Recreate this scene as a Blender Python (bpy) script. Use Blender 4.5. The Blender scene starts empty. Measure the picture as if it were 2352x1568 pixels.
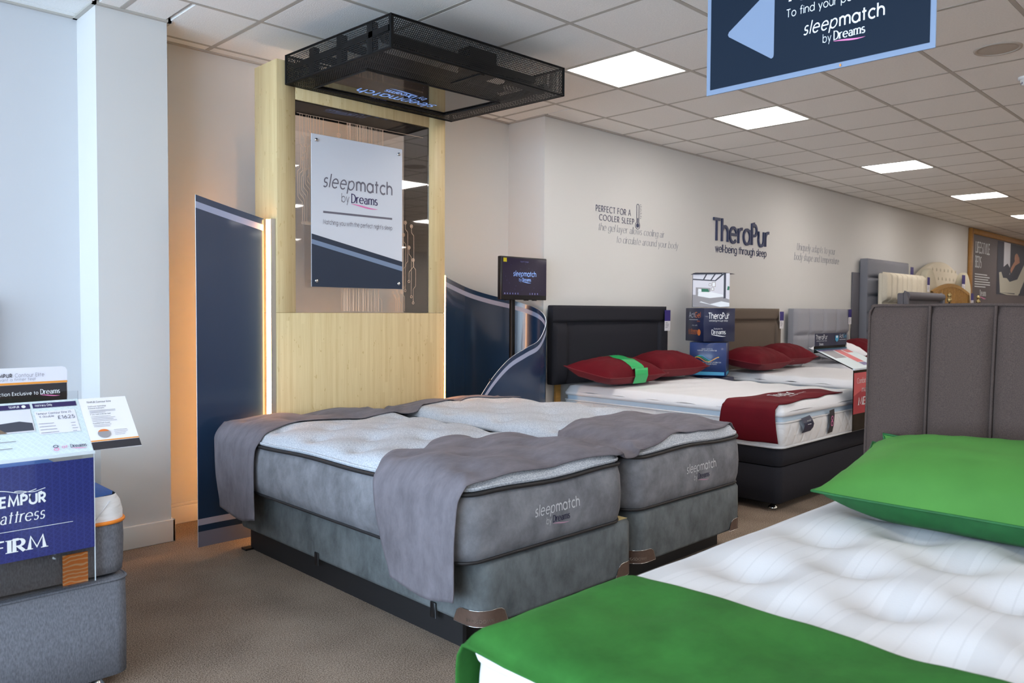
import bpy, bmesh, math, random
from mathutils import Vector, Matrix, noise
from mathutils.bvhtree import BVHTree
random.seed(7)
PI = math.pi
sc = bpy.context.scene
COL = sc.collection

# ------------------------------------------------------------------ camera
def camera():
    f, yaw, pitch, roll = 1812.87, 0.7813199, -0.0358747, 0.0065975
    cy, sy, cp, sp = math.cos(yaw), math.sin(yaw), math.cos(pitch), math.sin(pitch)
    fw = Vector((sy*cp, cy*cp, sp)); r = Vector((cy, -sy, 0)); u = r.cross(fw)
    r2 = r*math.cos(roll)+u*math.sin(roll); u2 = -r*math.sin(roll)+u*math.cos(roll)
    cd = bpy.data.cameras.new('camera'); co = bpy.data.objects.new('camera', cd); COL.objects.link(co)
    m = Matrix((r2, u2, -fw)).transposed().to_4x4(); m.translation = Vector((-3.2873, -4.0791, 1.31))
    co.matrix_world = m
    cd.sensor_width = 36; cd.lens = f/2352*36
    cd.shift_x = -8.38/2352; cd.shift_y = -8.12/2352
    cd.clip_start = .05; cd.clip_end = 100
    cd.dof.use_dof = True; cd.dof.focus_distance = 4.0; cd.dof.aperture_fstop = 5.6
    sc.camera = co
camera()
# ------------------------------------------------------------------ world, exposure
CEIL = 2.878
w = bpy.data.worlds.new('sky'); sc.world = w; w.use_nodes = True
nt = w.node_tree; nt.nodes.clear()
bg = nt.nodes.new('ShaderNodeBackground'); wo = nt.nodes.new('ShaderNodeOutputWorld')
bg.inputs[0].default_value = (0.60, 0.79, 1.0, 1); bg.inputs[1].default_value = 9.3
nt.links.new(bg.outputs[0], wo.inputs[0])
sc.view_settings.view_transform = 'Standard'; sc.view_settings.look = 'None'
sc.view_settings.exposure = 0.2; sc.view_settings.gamma = 1.0; sc.view_settings.use_curve_mapping = False
LED_PANEL = 15.5       # ceiling panels
LED_STRIP = 42.0       # warm strips beside the bamboo unit
try:
    sc.cycles.max_bounces = 8; sc.cycles.diffuse_bounces = 4; sc.cycles.glossy_bounces = 3; sc.cycles.transparent_max_bounces = 12
    sc.cycles.sample_clamp_indirect = 6; sc.cycles.caustics_reflective = False; sc.cycles.caustics_refractive = False
except Exception: pass
def portal(loc, rot, sx, sy):
    l = bpy.data.lights.new('window_daylight', 'AREA'); l.shape = 'RECTANGLE'; l.size = sx; l.size_y = sy
    l.cycles.is_portal = True
    o = bpy.data.objects.new('window_daylight', l); o.location = loc; o.rotation_euler = rot; COL.objects.link(o)

# ------------------------------------------------------------------ materials
MATS = {}
def srgb(r, g, b):
    f = lambda c: (c/255/12.92) if c/255 <= .04045 else ((c/255+.055)/1.055)**2.4
    return (f(r), f(g), f(b), 1)
def mat(name, col, rough=.6, metal=0, spec=.5, var=None, bump=None, sheen=0, coat=0, emit=None, alpha=None, extra=None):
    """var=(scale, amount, detail, (sx,sy,sz)) brightness mottling; bump=(scale, strength, dist, (sx,sy,sz))"""
    m = bpy.data.materials.new(name); m.use_nodes = True; n = m.node_tree.nodes; L = m.node_tree.links
    b = n['Principled BSDF']; b.inputs['Base Color'].default_value = col; b.inputs['Roughness'].default_value = rough
    b.inputs['Metallic'].default_value = metal; b.inputs['Specular IOR Level'].default_value = spec
    if sheen:
        b.inputs['Sheen Weight'].default_value = sheen; b.inputs['Sheen Roughness'].default_value = .45
        b.inputs['Sheen Tint'].default_value = (min(1,col[0]*2+.05), min(1,col[1]*2+.05), min(1,col[2]*2+.05), 1)
    if coat: b.inputs['Coat Weight'].default_value = coat; b.inputs['Coat Roughness'].default_value = .05
    if emit: b.inputs['Emission Color'].default_value = emit[0]; b.inputs['Emission Strength'].default_value = emit[1]
    if alpha is not None: b.inputs['Alpha'].default_value = alpha
    tc = n.new('ShaderNodeTexCoord')
    def mapped(s):
        mp = n.new('ShaderNodeMapping'); mp.inputs['Scale'].default_value = s; L.new(tc.outputs['Object'], mp.inputs[0]); return mp.outputs[0]
    if var:
        sc_, amt, det, sv = (list(var)+[(1,1,1)])[:4]
        no = n.new('ShaderNodeTexNoise'); no.inputs['Scale'].default_value = sc_; no.inputs['Detail'].default_value = det
        L.new(mapped(sv), no.inputs[0])
        if det >= 8: no.inputs['Roughness'].default_value = .68; no.inputs['Distortion'].default_value = .15
        mr = n.new('ShaderNodeMapRange'); mr.inputs[1].default_value = .3; mr.inputs[2].default_value = .7
        mr.inputs[3].default_value = 1-amt; mr.inputs[4].default_value = 1+amt; L.new(no.outputs[0], mr.inputs[0])
        mx = n.new('ShaderNodeVectorMath'); mx.operation = 'SCALE'; mx.inputs[0].default_value = col[:3]
        L.new(mr.outputs[0], mx.inputs['Scale']); L.new(mx.outputs[0], b.inputs['Base Color'])
    if bump:
        sc_, st, di, sv = (list(bump)+[(1,1,1)])[:4]
        no = n.new('ShaderNodeTexNoise'); no.inputs['Scale'].default_value = sc_; no.inputs['Detail'].default_value = 3
        L.new(mapped(sv), no.inputs[0])
        bp = n.new('ShaderNodeBump'); bp.inputs['Strength'].default_value = st; bp.inputs['Distance'].default_value = di
        L.new(no.outputs[0], bp.inputs['Height']); L.new(bp.outputs[0], b.inputs['Normal'])
    if extra: extra(m, n, L, b, tc, mapped)
    MATS[name] = m
    return m
def node_math(n, L, op, a, b=None, c=None):
    q = n.new('ShaderNodeMath'); q.operation = op
    for i, v in enumerate((a, b, c)):
        if v is None: continue
        if isinstance(v, (int, float)): q.inputs[i].default_value = v
        else: L.new(v, q.inputs[i])
    return q.outputs[0]
M = MATS
mat('wall_paint', srgb(218,216,213), .85, bump=(220, .08, .002))
mat('wall_paint_dimmed', srgb(204,204,206), .85, bump=(220, .08, .002))  # wall paint darkened for the left bay to offset the strong window light
mat('trim_paint', srgb(228,224,218), .5)
mat('grid_metal', srgb(186,180,171), .5)
mat('tile', srgb(249,246,241), .95, var=(90, .03, 3), bump=(160, .5, .003))
def carpet_x(m, n, L, b, tc, mapped):
    a = n.new('ShaderNodeTexNoise'); a.inputs['Scale'].default_value = 210; a.inputs['Detail'].default_value = 6; a.inputs['Roughness'].default_value = .75; L.new(tc.outputs['Object'], a.inputs[0])
    c = n.new('ShaderNodeTexNoise'); c.inputs['Scale'].default_value = 3; c.inputs['Detail'].default_value = 3; L.new(tc.outputs['Object'], c.inputs[0])
    cr = n.new('ShaderNodeValToRGB'); cr.color_ramp.elements[0].position = .39; cr.color_ramp.elements[0].color = srgb(84,69,58)
    cr.color_ramp.elements[1].position = .61; cr.color_ramp.elements[1].color = srgb(192,173,155)
    mixv = node_math(n, L, 'MULTIPLY_ADD', c.outputs[0], .12, -.06); s = node_math(n, L, 'ADD', a.outputs[0], mixv)
    L.new(s, cr.inputs[0]); L.new(cr.outputs[0], b.inputs['Base Color'])
    bp = n.new('ShaderNodeBump'); bp.inputs['Strength'].default_value = .8; bp.inputs['Distance'].default_value = .006; L.new(a.outputs[0], bp.inputs['Height']); L.new(bp.outputs[0], b.inputs['Normal'])
mat('carpet', srgb(140,120,105), 1, spec=.1, extra=carpet_x)
def bamboo_x(m, n, L, b, tc, mapped):
    sep = n.new('ShaderNodeSeparateXYZ'); L.new(tc.outputs['Object'], sep.inputs[0])
    xy = node_math(n, L, 'ADD', sep.outputs[0], sep.outputs[1])
    strip = node_math(n, L, 'FLOOR', node_math(n, L, 'MULTIPLY', xy, 52))
    # each strip broken into staves along z with its own offset
    wn = n.new('ShaderNodeTexWhiteNoise'); wn.noise_dimensions = '1D'; L.new(strip, wn.inputs['W'])
    zz = node_math(n, L, 'FLOOR', node_math(n, L, 'MULTIPLY_ADD', sep.outputs[2], 1.1, node_math(n, L, 'MULTIPLY', wn.outputs[0], 7)))
    w2 = n.new('ShaderNodeTexWhiteNoise'); w2.noise_dimensions = '2D'
    cb = n.new('ShaderNodeCombineXYZ'); L.new(strip, cb.inputs[0]); L.new(zz, cb.inputs[1]); L.new(cb.outputs[0], w2.inputs[0])
    g = n.new('ShaderNodeTexNoise'); g.inputs['Scale'].default_value = 1; g.inputs['Detail'].default_value = 4; L.new(mapped((240, 240, 5)), g.inputs[0])
    kn = n.new('ShaderNodeTexNoise'); kn.inputs['Scale'].default_value = 1; L.new(mapped((50, 50, 22)), kn.inputs[0])
    t = node_math(n, L, 'ADD', node_math(n, L, 'MULTIPLY', w2.outputs[0], .28), node_math(n, L, 'MULTIPLY', g.outputs[0], .72))
    knot = node_math(n, L, 'GREATER_THAN', kn.outputs[0], .70)
    t = node_math(n, L, 'MULTIPLY_ADD', knot, -.45, t)
    cr = n.new('ShaderNodeValToRGB'); e = cr.color_ramp.elements; e[0].position = .1; e[0].color = srgb(200,170,118); e[1].position = .85; e[1].color = srgb(228,206,158)
    L.new(t, cr.inputs[0]); L.new(cr.outputs[0], b.inputs['Base Color'])
mat('bamboo', srgb(220,198,148), .45, extra=bamboo_x)
mat('black_reveal', srgb(24,24,26), .5)
mat('black_metal', srgb(14,14,15), .5, spec=.2, bump=(300,.1,.001))
mat('black_board', srgb(28,27,29), .55)
mat('mesh_black', srgb(20,19,19), .5, spec=.3)
mat('navy_acrylic', srgb(30,52,80), .22, spec=.6, coat=.3)
mat('lilac_print', srgb(158,164,188), .35)
mat('foot_band', srgb(110,116,138), .4)
mat('acrylic_edge', srgb(214,224,232), .2)
mat('led_warm', (1,.6,.3,1), emit=((1,.45,.13,1), LED_STRIP))
mat('led_panel', (1,1,1,1), emit=((1,.95,.90,1), LED_PANEL))
mat('led_back_fill', (1,.8,.6,1), emit=((1,.70,.50,1), 26.0))
mat('aluminium', srgb(190,188,184), .35, metal=.8)
mat('chrome', srgb(220,220,220), .12, metal=1)
mat('copper_print', srgb(240,206,176), .5)  # copper tone lightened to stand in for the edge-lit glow
def glass_mat(name, tint=(1,1,1,1), ior=1.45, k=1.0):
    m = bpy.data.materials.new(name); m.use_nodes = True; n = m.node_tree.nodes; L = m.node_tree.links; n.clear()
    o = n.new('ShaderNodeOutputMaterial'); mx = n.new('ShaderNodeMixShader'); t = n.new('ShaderNodeBsdfTransparent'); g = n.new('ShaderNodeBsdfGlossy')
    fr = n.new('ShaderNodeFresnel'); fr.inputs[0].default_value = ior; g.inputs['Roughness'].default_value = .02; t.inputs[0].default_value = tint
    f = node_math(n, L, 'MULTIPLY', fr.outputs[0], k)
    L.new(f, mx.inputs[0]); L.new(t.outputs[0], mx.inputs[1]); L.new(g.outputs[0], mx.inputs[2]); L.new(mx.outputs[0], o.inputs[0]); MATS[name] = m
glass_mat('clear_glass', (.98,.97,.97,1), 1.5, 2.2)
glass_mat('clear_acrylic', (.97,.98,.99,1), 1.45, 1.0)
mat('poster_white', srgb(222,224,232), .35)
mat('poster_navy', srgb(31,48,70), .35)
mat('ink_grey', srgb(112,108,120), .5)
mat('ink_dark', srgb(46,36,86), .5)
mat('ink_pink', srgb(232,130,184), .5)
mat('ink_white', srgb(232,236,240), .5)
mat('ink_silver', srgb(202,202,206), .5); mat('ink_rose', srgb(186,146,168), .5); mat('ink_midnight', srgb(26,26,64), .5)
mat('ink_black', srgb(40,38,46), .5)
mat('ink_wall_navy', srgb(62,68,96), .6)
mat('ink_wall_grey', srgb(166,166,172), .7)
mat('letter_navy', srgb(44,54,88), .4)
mat('ink_orange', srgb(222,120,54), .5)
mat('print_navy', srgb(24,34,68), .35, coat=.2)
mat('print_blue_gloss', srgb(36,58,110), .35, coat=.2)
mat('print_cyan', srgb(60,160,205), .4)
mat('screen_black', srgb(20,19,22), .06, spec=.6)
mat('screen_purple', srgb(26,22,34), .08, emit=(srgb(56,44,104), .12))
mat('screen_glow', srgb(120,150,200), .3, emit=(srgb(130,165,235), .6))
mat('screen_soft', srgb(120,120,170), .3, emit=(srgb(110,120,180), .3))
mat('sign_navy', srgb(12,29,47), .6, spec=.2)
mat('sign_blue', srgb(130,146,172), .6, spec=.2)
mat('grey_velvet', srgb(124,124,129), .85, spec=.2, var=(7,.40,9,(1,1,.8)), bump=(90,.25,.003), sheen=.22)
mat('base_velvet', srgb(101,105,106), .85, spec=.2, var=(10,.40,10,(1,1,.6)), bump=(90,.25,.003), sheen=.15)
mat('runner_suede', srgb(113,108,114), .9, spec=.15, var=(6,.26,8,(1,2.2,1)), bump=(14,.25,.01,(1,2,1)), sheen=.18)
mat('piping_black', srgb(34,32,34), .5)
def knit_x(m, n, L, b, tc, mapped):
    no = n.new('ShaderNodeTexNoise'); no.inputs['Scale'].default_value = 1; no.inputs['Detail'].default_value = 2; L.new(mapped((150, 420, 260)), no.inputs[0])
    cr = n.new('ShaderNodeValToRGB'); cr.color_ramp.elements[0].position = .36; cr.color_ramp.elements[0].color = srgb(160,166,178)
    cr.color_ramp.elements[1].position = .64; cr.color_ramp.elements[1].color = srgb(216,218,222)
    L.new(no.outputs[0], cr.inputs[0]); L.new(cr.outputs[0], b.inputs['Base Color'])
    bp = n.new('ShaderNodeBump'); bp.inputs['Strength'].default_value = .4; bp.inputs['Distance'].default_value = .002; L.new(no.outputs[0], bp.inputs['Height']); L.new(bp.outputs[0], b.inputs['Normal'])
mat('grey_knit', srgb(205,207,212), .9, spec=.2, extra=knit_x)
mat('tan_leather', srgb(92,72,62), .4, var=(60,.1,3))
mat('kraft', srgb(218,196,140), .7)
def quilt_x(m, n, L, b, tc, mapped):
    # stitched zigzag triangles along the side border
    sep = n.new('ShaderNodeSeparateXYZ'); L.new(tc.outputs['Object'], sep.inputs[0])
    xy = node_math(n, L, 'ADD', sep.outputs[0], sep.outputs[1])
    tri = node_math(n, L, 'PINGPONG', node_math(n, L, 'MULTIPLY', xy, 1), .06)
    z = node_math(n, L, 'PINGPONG', sep.outputs[2], .075)
    d = node_math(n, L, 'ABSOLUTE', node_math(n, L, 'SUBTRACT', tri, node_math(n, L, 'MULTIPLY', z, .8)))
    h = node_math(n, L, 'MINIMUM', node_math(n, L, 'MULTIPLY', d, 40), 1)
    bp = n.new('ShaderNodeBump'); bp.inputs['Strength'].default_value = .35; bp.inputs['Distance'].default_value = .012; L.new(h, bp.inputs['Height']); L.new(bp.outputs[0], b.inputs['Normal'])
mat('white_quilt', srgb(226,226,228), .9, spec=.2, extra=quilt_x)
mat('white_top', srgb(222,222,225), .9, spec=.2, bump=(60,.3,.004,(1,3,1)))
mat('pale_blue_band', srgb(190,208,224), .9)
def damask_x(m, n, L, b, tc, mapped):
    sep = n.new('ShaderNodeSeparateXYZ'); L.new(tc.outputs['Object'], sep.inputs[0])
    y = node_math(n, L, 'PINGPONG', node_math(n, L, 'ADD', sep.outputs[1], .03), .115)
    def band(c, hw): return node_math(n, L, 'LESS_THAN', node_math(n, L, 'ABSOLUTE', node_math(n, L, 'SUBTRACT', y, c)), hw)
    s = node_math(n, L, 'MAXIMUM', band(.0, .024), band(.05, .0022)); s = node_math(n, L, 'MAXIMUM', s, band(.026, .002)); s = node_math(n, L, 'MAXIMUM', s, band(.09, .002))
    mr = n.new('ShaderNodeMapRange'); mr.inputs[3].default_value = 1; mr.inputs[4].default_value = .925; L.new(s, mr.inputs[0])
    mx = n.new('ShaderNodeVectorMath'); mx.operation = 'SCALE'; mx.inputs[0].default_value = srgb(210,210,213)[:3]; L.new(mr.outputs[0], mx.inputs['Scale']); L.new(mx.outputs[0], b.inputs['Base Color'])
    no = n.new('ShaderNodeTexNoise'); no.inputs['Scale'].default_value = 300; L.new(tc.outputs['Object'], no.inputs[0])
    bp = n.new('ShaderNodeBump'); bp.inputs['Strength'].default_value = .15; bp.inputs['Distance'].default_value = .002; L.new(no.outputs[0], bp.inputs['Height']); L.new(bp.outputs[0], b.inputs['Normal'])
mat('white_damask', srgb(240,239,240), .85, spec=.25, extra=damask_x)
mat('cream_tuft', srgb(240,228,200), .9)
mat('green_velvet', srgb(44,98,40), .85, spec=.15, var=(4,.30,8), bump=(12,.3,.01), sheen=.18)
mat('green_satin', srgb(72,126,55), .75, spec=.2, var=(4,.13,5), bump=(10,.3,.01), sheen=.15)
mat('green_hem', srgb(26,90,42), .7, var=(20,.15,4))
mat('red_velvet', srgb(94,14,25), .8, spec=.15, var=(6,.14,5), bump=(10,.3,.01), sheen=.12)
mat('red_hem', srgb(108,22,32), .8, sheen=.12)
mat('charcoal_fabric', srgb(56,57,66), .9, spec=.2, var=(220,.12,2), bump=(400,.3,.001))
mat('slate_fabric', srgb(41,41,47), .9, spec=.2, var=(220,.1,2), bump=(400,.3,.001))
mat('taupe_fabric', srgb(108,96,86), .9, spec=.2, var=(220,.1,2), bump=(400,.3,.001))
mat('brown_weave', srgb(82,69,64), .95, spec=.15, var=(420,.28,2), bump=(420,.6,.002), sheen=.2)
mat('silver_fabric', srgb(150,150,157), .9, var=(200,.06,2))
mat('grey_fabric', srgb(132,132,140), .9, var=(200,.06,2))
mat('dark_grey_fabric', srgb(104,102,108), .9, var=(200,.08,2))
mat('cream_fabric', srgb(224,214,194), .9, var=(80,.04,3))
mat('oatmeal_fabric', srgb(206,198,176), .9, var=(80,.04,3))
mat('oak', srgb(176,134,72), .5, var=(8,.15,5,(1,1,12)))
mat('frame_oak', srgb(170,122,62), .45, var=(8,.12,5,(1,1,12)))
mat('brass', srgb(190,170,120), .25, metal=.9)
mat('grey_marl', srgb(112,115,124), .95, spec=.15, var=(260,.22,2,(1,1,.35)), bump=(300,.4,.001))
mat('white_stitch', srgb(236,236,238), .85, bump=(8,.5,.02,(1,1,4)))
mat('royal_blue', srgb(24,84,160), .7, var=(60,.1,2))
mat('orange_piping', srgb(236,136,40), .5)
def orange_x(m, n, L, b, tc, mapped):
    wv = n.new('ShaderNodeTexWave'); wv.inputs['Scale'].default_value = 22; wv.inputs['Distortion'].default_value = 9; wv.inputs['Detail Scale'].default_value = .7; wv.bands_direction = 'Z'; L.new(tc.outputs['Object'], wv.inputs[0])
    cr = n.new('ShaderNodeValToRGB'); cr.color_ramp.elements[0].position = .62; cr.color_ramp.elements[0].color = srgb(248,138,48); cr.color_ramp.elements[1].position = .9; cr.color_ramp.elements[1].color = srgb(255,196,140)
    L.new(wv.outputs[0], cr.inputs[0]); L.new(cr.outputs[0], b.inputs['Base Color'])
mat('orange_wave', srgb(226,112,32), .7, extra=orange_x)
def lattice_x(c1, c2):
    def fx(m, n, L, b, tc, mapped):
        ck = n.new('ShaderNodeTexVoronoi'); ck.feature = 'DISTANCE_TO_EDGE'; ck.inputs['Scale'].default_value = 90; ck.inputs['Randomness'].default_value = 0
        mp = n.new('ShaderNodeMapping'); mp.inputs['Rotation'].default_value = (.6, .78, .78); L.new(tc.outputs['Object'], mp.inputs[0]); L.new(mp.outputs[0], ck.inputs[0])
        cr = n.new('ShaderNodeValToRGB'); cr.color_ramp.elements[0].position = .05; cr.color_ramp.elements[0].color = c1; cr.color_ramp.elements[1].position = .12; cr.color_ramp.elements[1].color = c2
        L.new(ck.outputs[0], cr.inputs[0]); L.new(cr.outputs[0], b.inputs['Base Color'])
    return fx
mat('print_royal', srgb(38,48,140), .3, coat=.4, extra=lattice_x(srgb(42,50,118), srgb(32,40,104)))
mat('print_mint', srgb(206,220,224), .4, extra=lattice_x(srgb(212,226,230), srgb(203,217,221)))
mat('paper_white', srgb(236,234,238), .5)
mat('paper_lilac', srgb(226,226,238), .5)
mat('print_black', srgb(44,42,48), .5)
mat('print_orange', srgb(230,150,60), .5)
mat('print_red', srgb(168,40,58), .4, coat=.3)
mat('print_red_pale', srgb(204,92,96), .5)
mat('print_violet', srgb(110,102,150), .5)
mat('tag_violet', srgb(58,48,120), .5)
mat('recycle_green', srgb(22,172,92), .3, coat=.3)
mat('pic_light', srgb(214,214,222), .5); mat('pic_grey', srgb(150,148,152), .6); mat('pic_dark', srgb(64,66,78), .6); mat('pic_green', srgb(40,110,84), .6); mat('pic_skin', srgb(186,136,112), .6); mat('pic_sofa', srgb(190,186,172), .7); mat('pic_brown', srgb(120,100,84), .6)
mat('poster_taupe', srgb(104,96,98), .6)
mat('detector_white', srgb(232,232,230), .4)
mat('speaker_grille', srgb(190,180,168), .7, var=(500,.15,2))
mat('pillow_white', srgb(238,238,244), .8, bump=(10,.3,.01))
mat('plastic_black', srgb(22,21,23), .35)
mat('yellow_sticker', srgb(190,176,10), .6)

# ------------------------------------------------------------------ object helpers
def link(o, parent=None):
    COL.objects.link(o)
    if parent is not None: o.parent = parent
    return o
def thing(name, label, cat, loc=(0,0,0), group=None, rz=0):
    o = bpy.data.objects.new(name, None); link(o); o.location = loc; o.rotation_euler = (0,0,rz); o.empty_display_size = .1
    o['label'] = label; o['category'] = cat
    if group: o['group'] = group
    return o
def tag(o, label, cat=None, group=None):
    o['label'] = label
    if cat: o['category'] = cat
    if group: o['group'] = group
    return o
class MB:
    """mesh builder in WORLD coordinates; part() links relative to an unrotated parent location"""
    def __init__(s): s.v = []; s.f = []; s.m = []; s.mi = 0; s.sm = []
    def quad(s, a, b, c, d): s.poly([a, b, c, d])
    def poly(s, ps, smooth=False):
        k = len(s.v); s.v += [tuple(p) for p in ps]; s.f.append(tuple(range(k, k+len(ps)))); s.m.append(s.mi); s.sm.append(smooth)
    def box(s, x0, x1, y0, y1, z0, z1):
        s.hexa([(x0,y0,z0),(x1,y0,z0),(x1,y1,z0),(x0,y1,z0)], [(x0,y0,z1),(x1,y0,z1),(x1,y1,z1),(x0,y1,z1)])
    def hexa(s, lo, hi):
        k = len(s.v); s.v += [tuple(p) for p in list(lo)+list(hi)]; n = len(lo)
        s.f.append(tuple(k+i for i in reversed(range(n)))); s.f.append(tuple(k+n+i for i in range(n)))
        for i in range(n): j = (i+1) % n; s.f.append((k+i, k+j, k+n+j, k+n+i))
        s.m += [s.mi]*(n+2); s.sm += [False]*(n+2)
    def grid(s, rows, smooth=True, closed=False):
        k = len(s.v); nr = len(rows); nc = len(rows[0])
        for r in rows: s.v += [tuple(p) for p in r]
        for i in range(nr-1):
            for j in range(nc if closed else nc-1):
                j2 = (j+1) % nc
                s.f.append((k+i*nc+j, k+i*nc+j2, k+(i+1)*nc+j2, k+(i+1)*nc+j)); s.m.append(s.mi); s.sm.append(smooth)
    def tube(s, pts, r, n=8, cap=True, closed=False):
        pts = [Vector(p) for p in pts]; rows = []; N = len(pts)
        for i, p in enumerate(pts):
            a = pts[(i-1) % N] if (closed or i > 0) else p; b = pts[(i+1) % N] if (closed or i < N-1) else p
            d = (b-a).normalized() if (b-a).length > 1e-9 else Vector((0,0,1))
            up = Vector((0,0,1)) if abs(d.z) < .9 else Vector((1,0,0))
            e1 = d.cross(up).normalized(); e2 = d.cross(e1).normalized()
            rr = r[i] if isinstance(r, (list, tuple)) else r
            rows.append([p+e1*rr*math.cos(2*PI*j/n)+e2*rr*math.sin(2*PI*j/n) for j in range(n)])
        if closed: rows.append(rows[0])
        s.grid(rows, True, True)
        if cap and not closed: s.poly(rows[0][::-1]); s.poly(rows[-1])
    def lathe(s, cx, cy, prof, n=20):
        s.grid([[ (cx+r*math.cos(2*PI*j/n), cy+r*math.sin(2*PI*j/n), z) for j in range(n)] for r, z in prof], True, True)
    def build(s, name, mats, parent=None, bevel=None, subsurf=0, world=True):
        me = bpy.data.meshes.new(name)
        off = Vector((0,0,0))
        if parent is not None:
            p = parent
            while p is not None: off += p.location; p = p.parent
        v = [(a-off.x, b-off.y, c-off.z) for a, b, c in s.v] if world else s.v
        me.from_pydata(v, [], s.f); 
        for mm in (mats if isinstance(mats, (list, tuple)) else [mats]): me.materials.append(M[mm])
        me.polygons.foreach_set('material_index', s.m); me.polygons.foreach_set('use_smooth', s.sm); me.update()
        o = bpy.data.objects.new(name, me); link(o, parent)
        if bevel:
            b = o.modifiers.new('bevel', 'BEVEL'); b.width = bevel[0]; b.segments = bevel[1]; b.limit_method = 'ANGLE'; b.angle_limit = .6
            for p in me.polygons: p.use_smooth = True
            b.harden_normals = False
        if subsurf: q = o.modifiers.new('sub', 'SUBSURF'); q.levels = q.render_levels = subsurf
        return o
def recenter(o):
    """move an object's origin to its base centre, mesh unchanged in the world"""
    me = o.data; xs = [v.co for v in me.vertices]
    c = Vector(((min(v.x for v in xs)+max(v.x for v in xs))/2, (min(v.y for v in xs)+max(v.y for v in xs))/2, min(v.z for v in xs)))
    me.transform(Matrix.Translation(-c)); o.location = o.location+c
    return o
def boxo(name, m, x0, x1, y0, y1, z0, z1, parent=None, bevel=None):
    b = MB(); b.box(x0, x1, y0, y1, z0, z1); return b.build(name, m, parent, bevel)
def struct(o, label=None):
    o['kind'] = 'structure'
    if label: o['label'] = label
    return o

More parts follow.
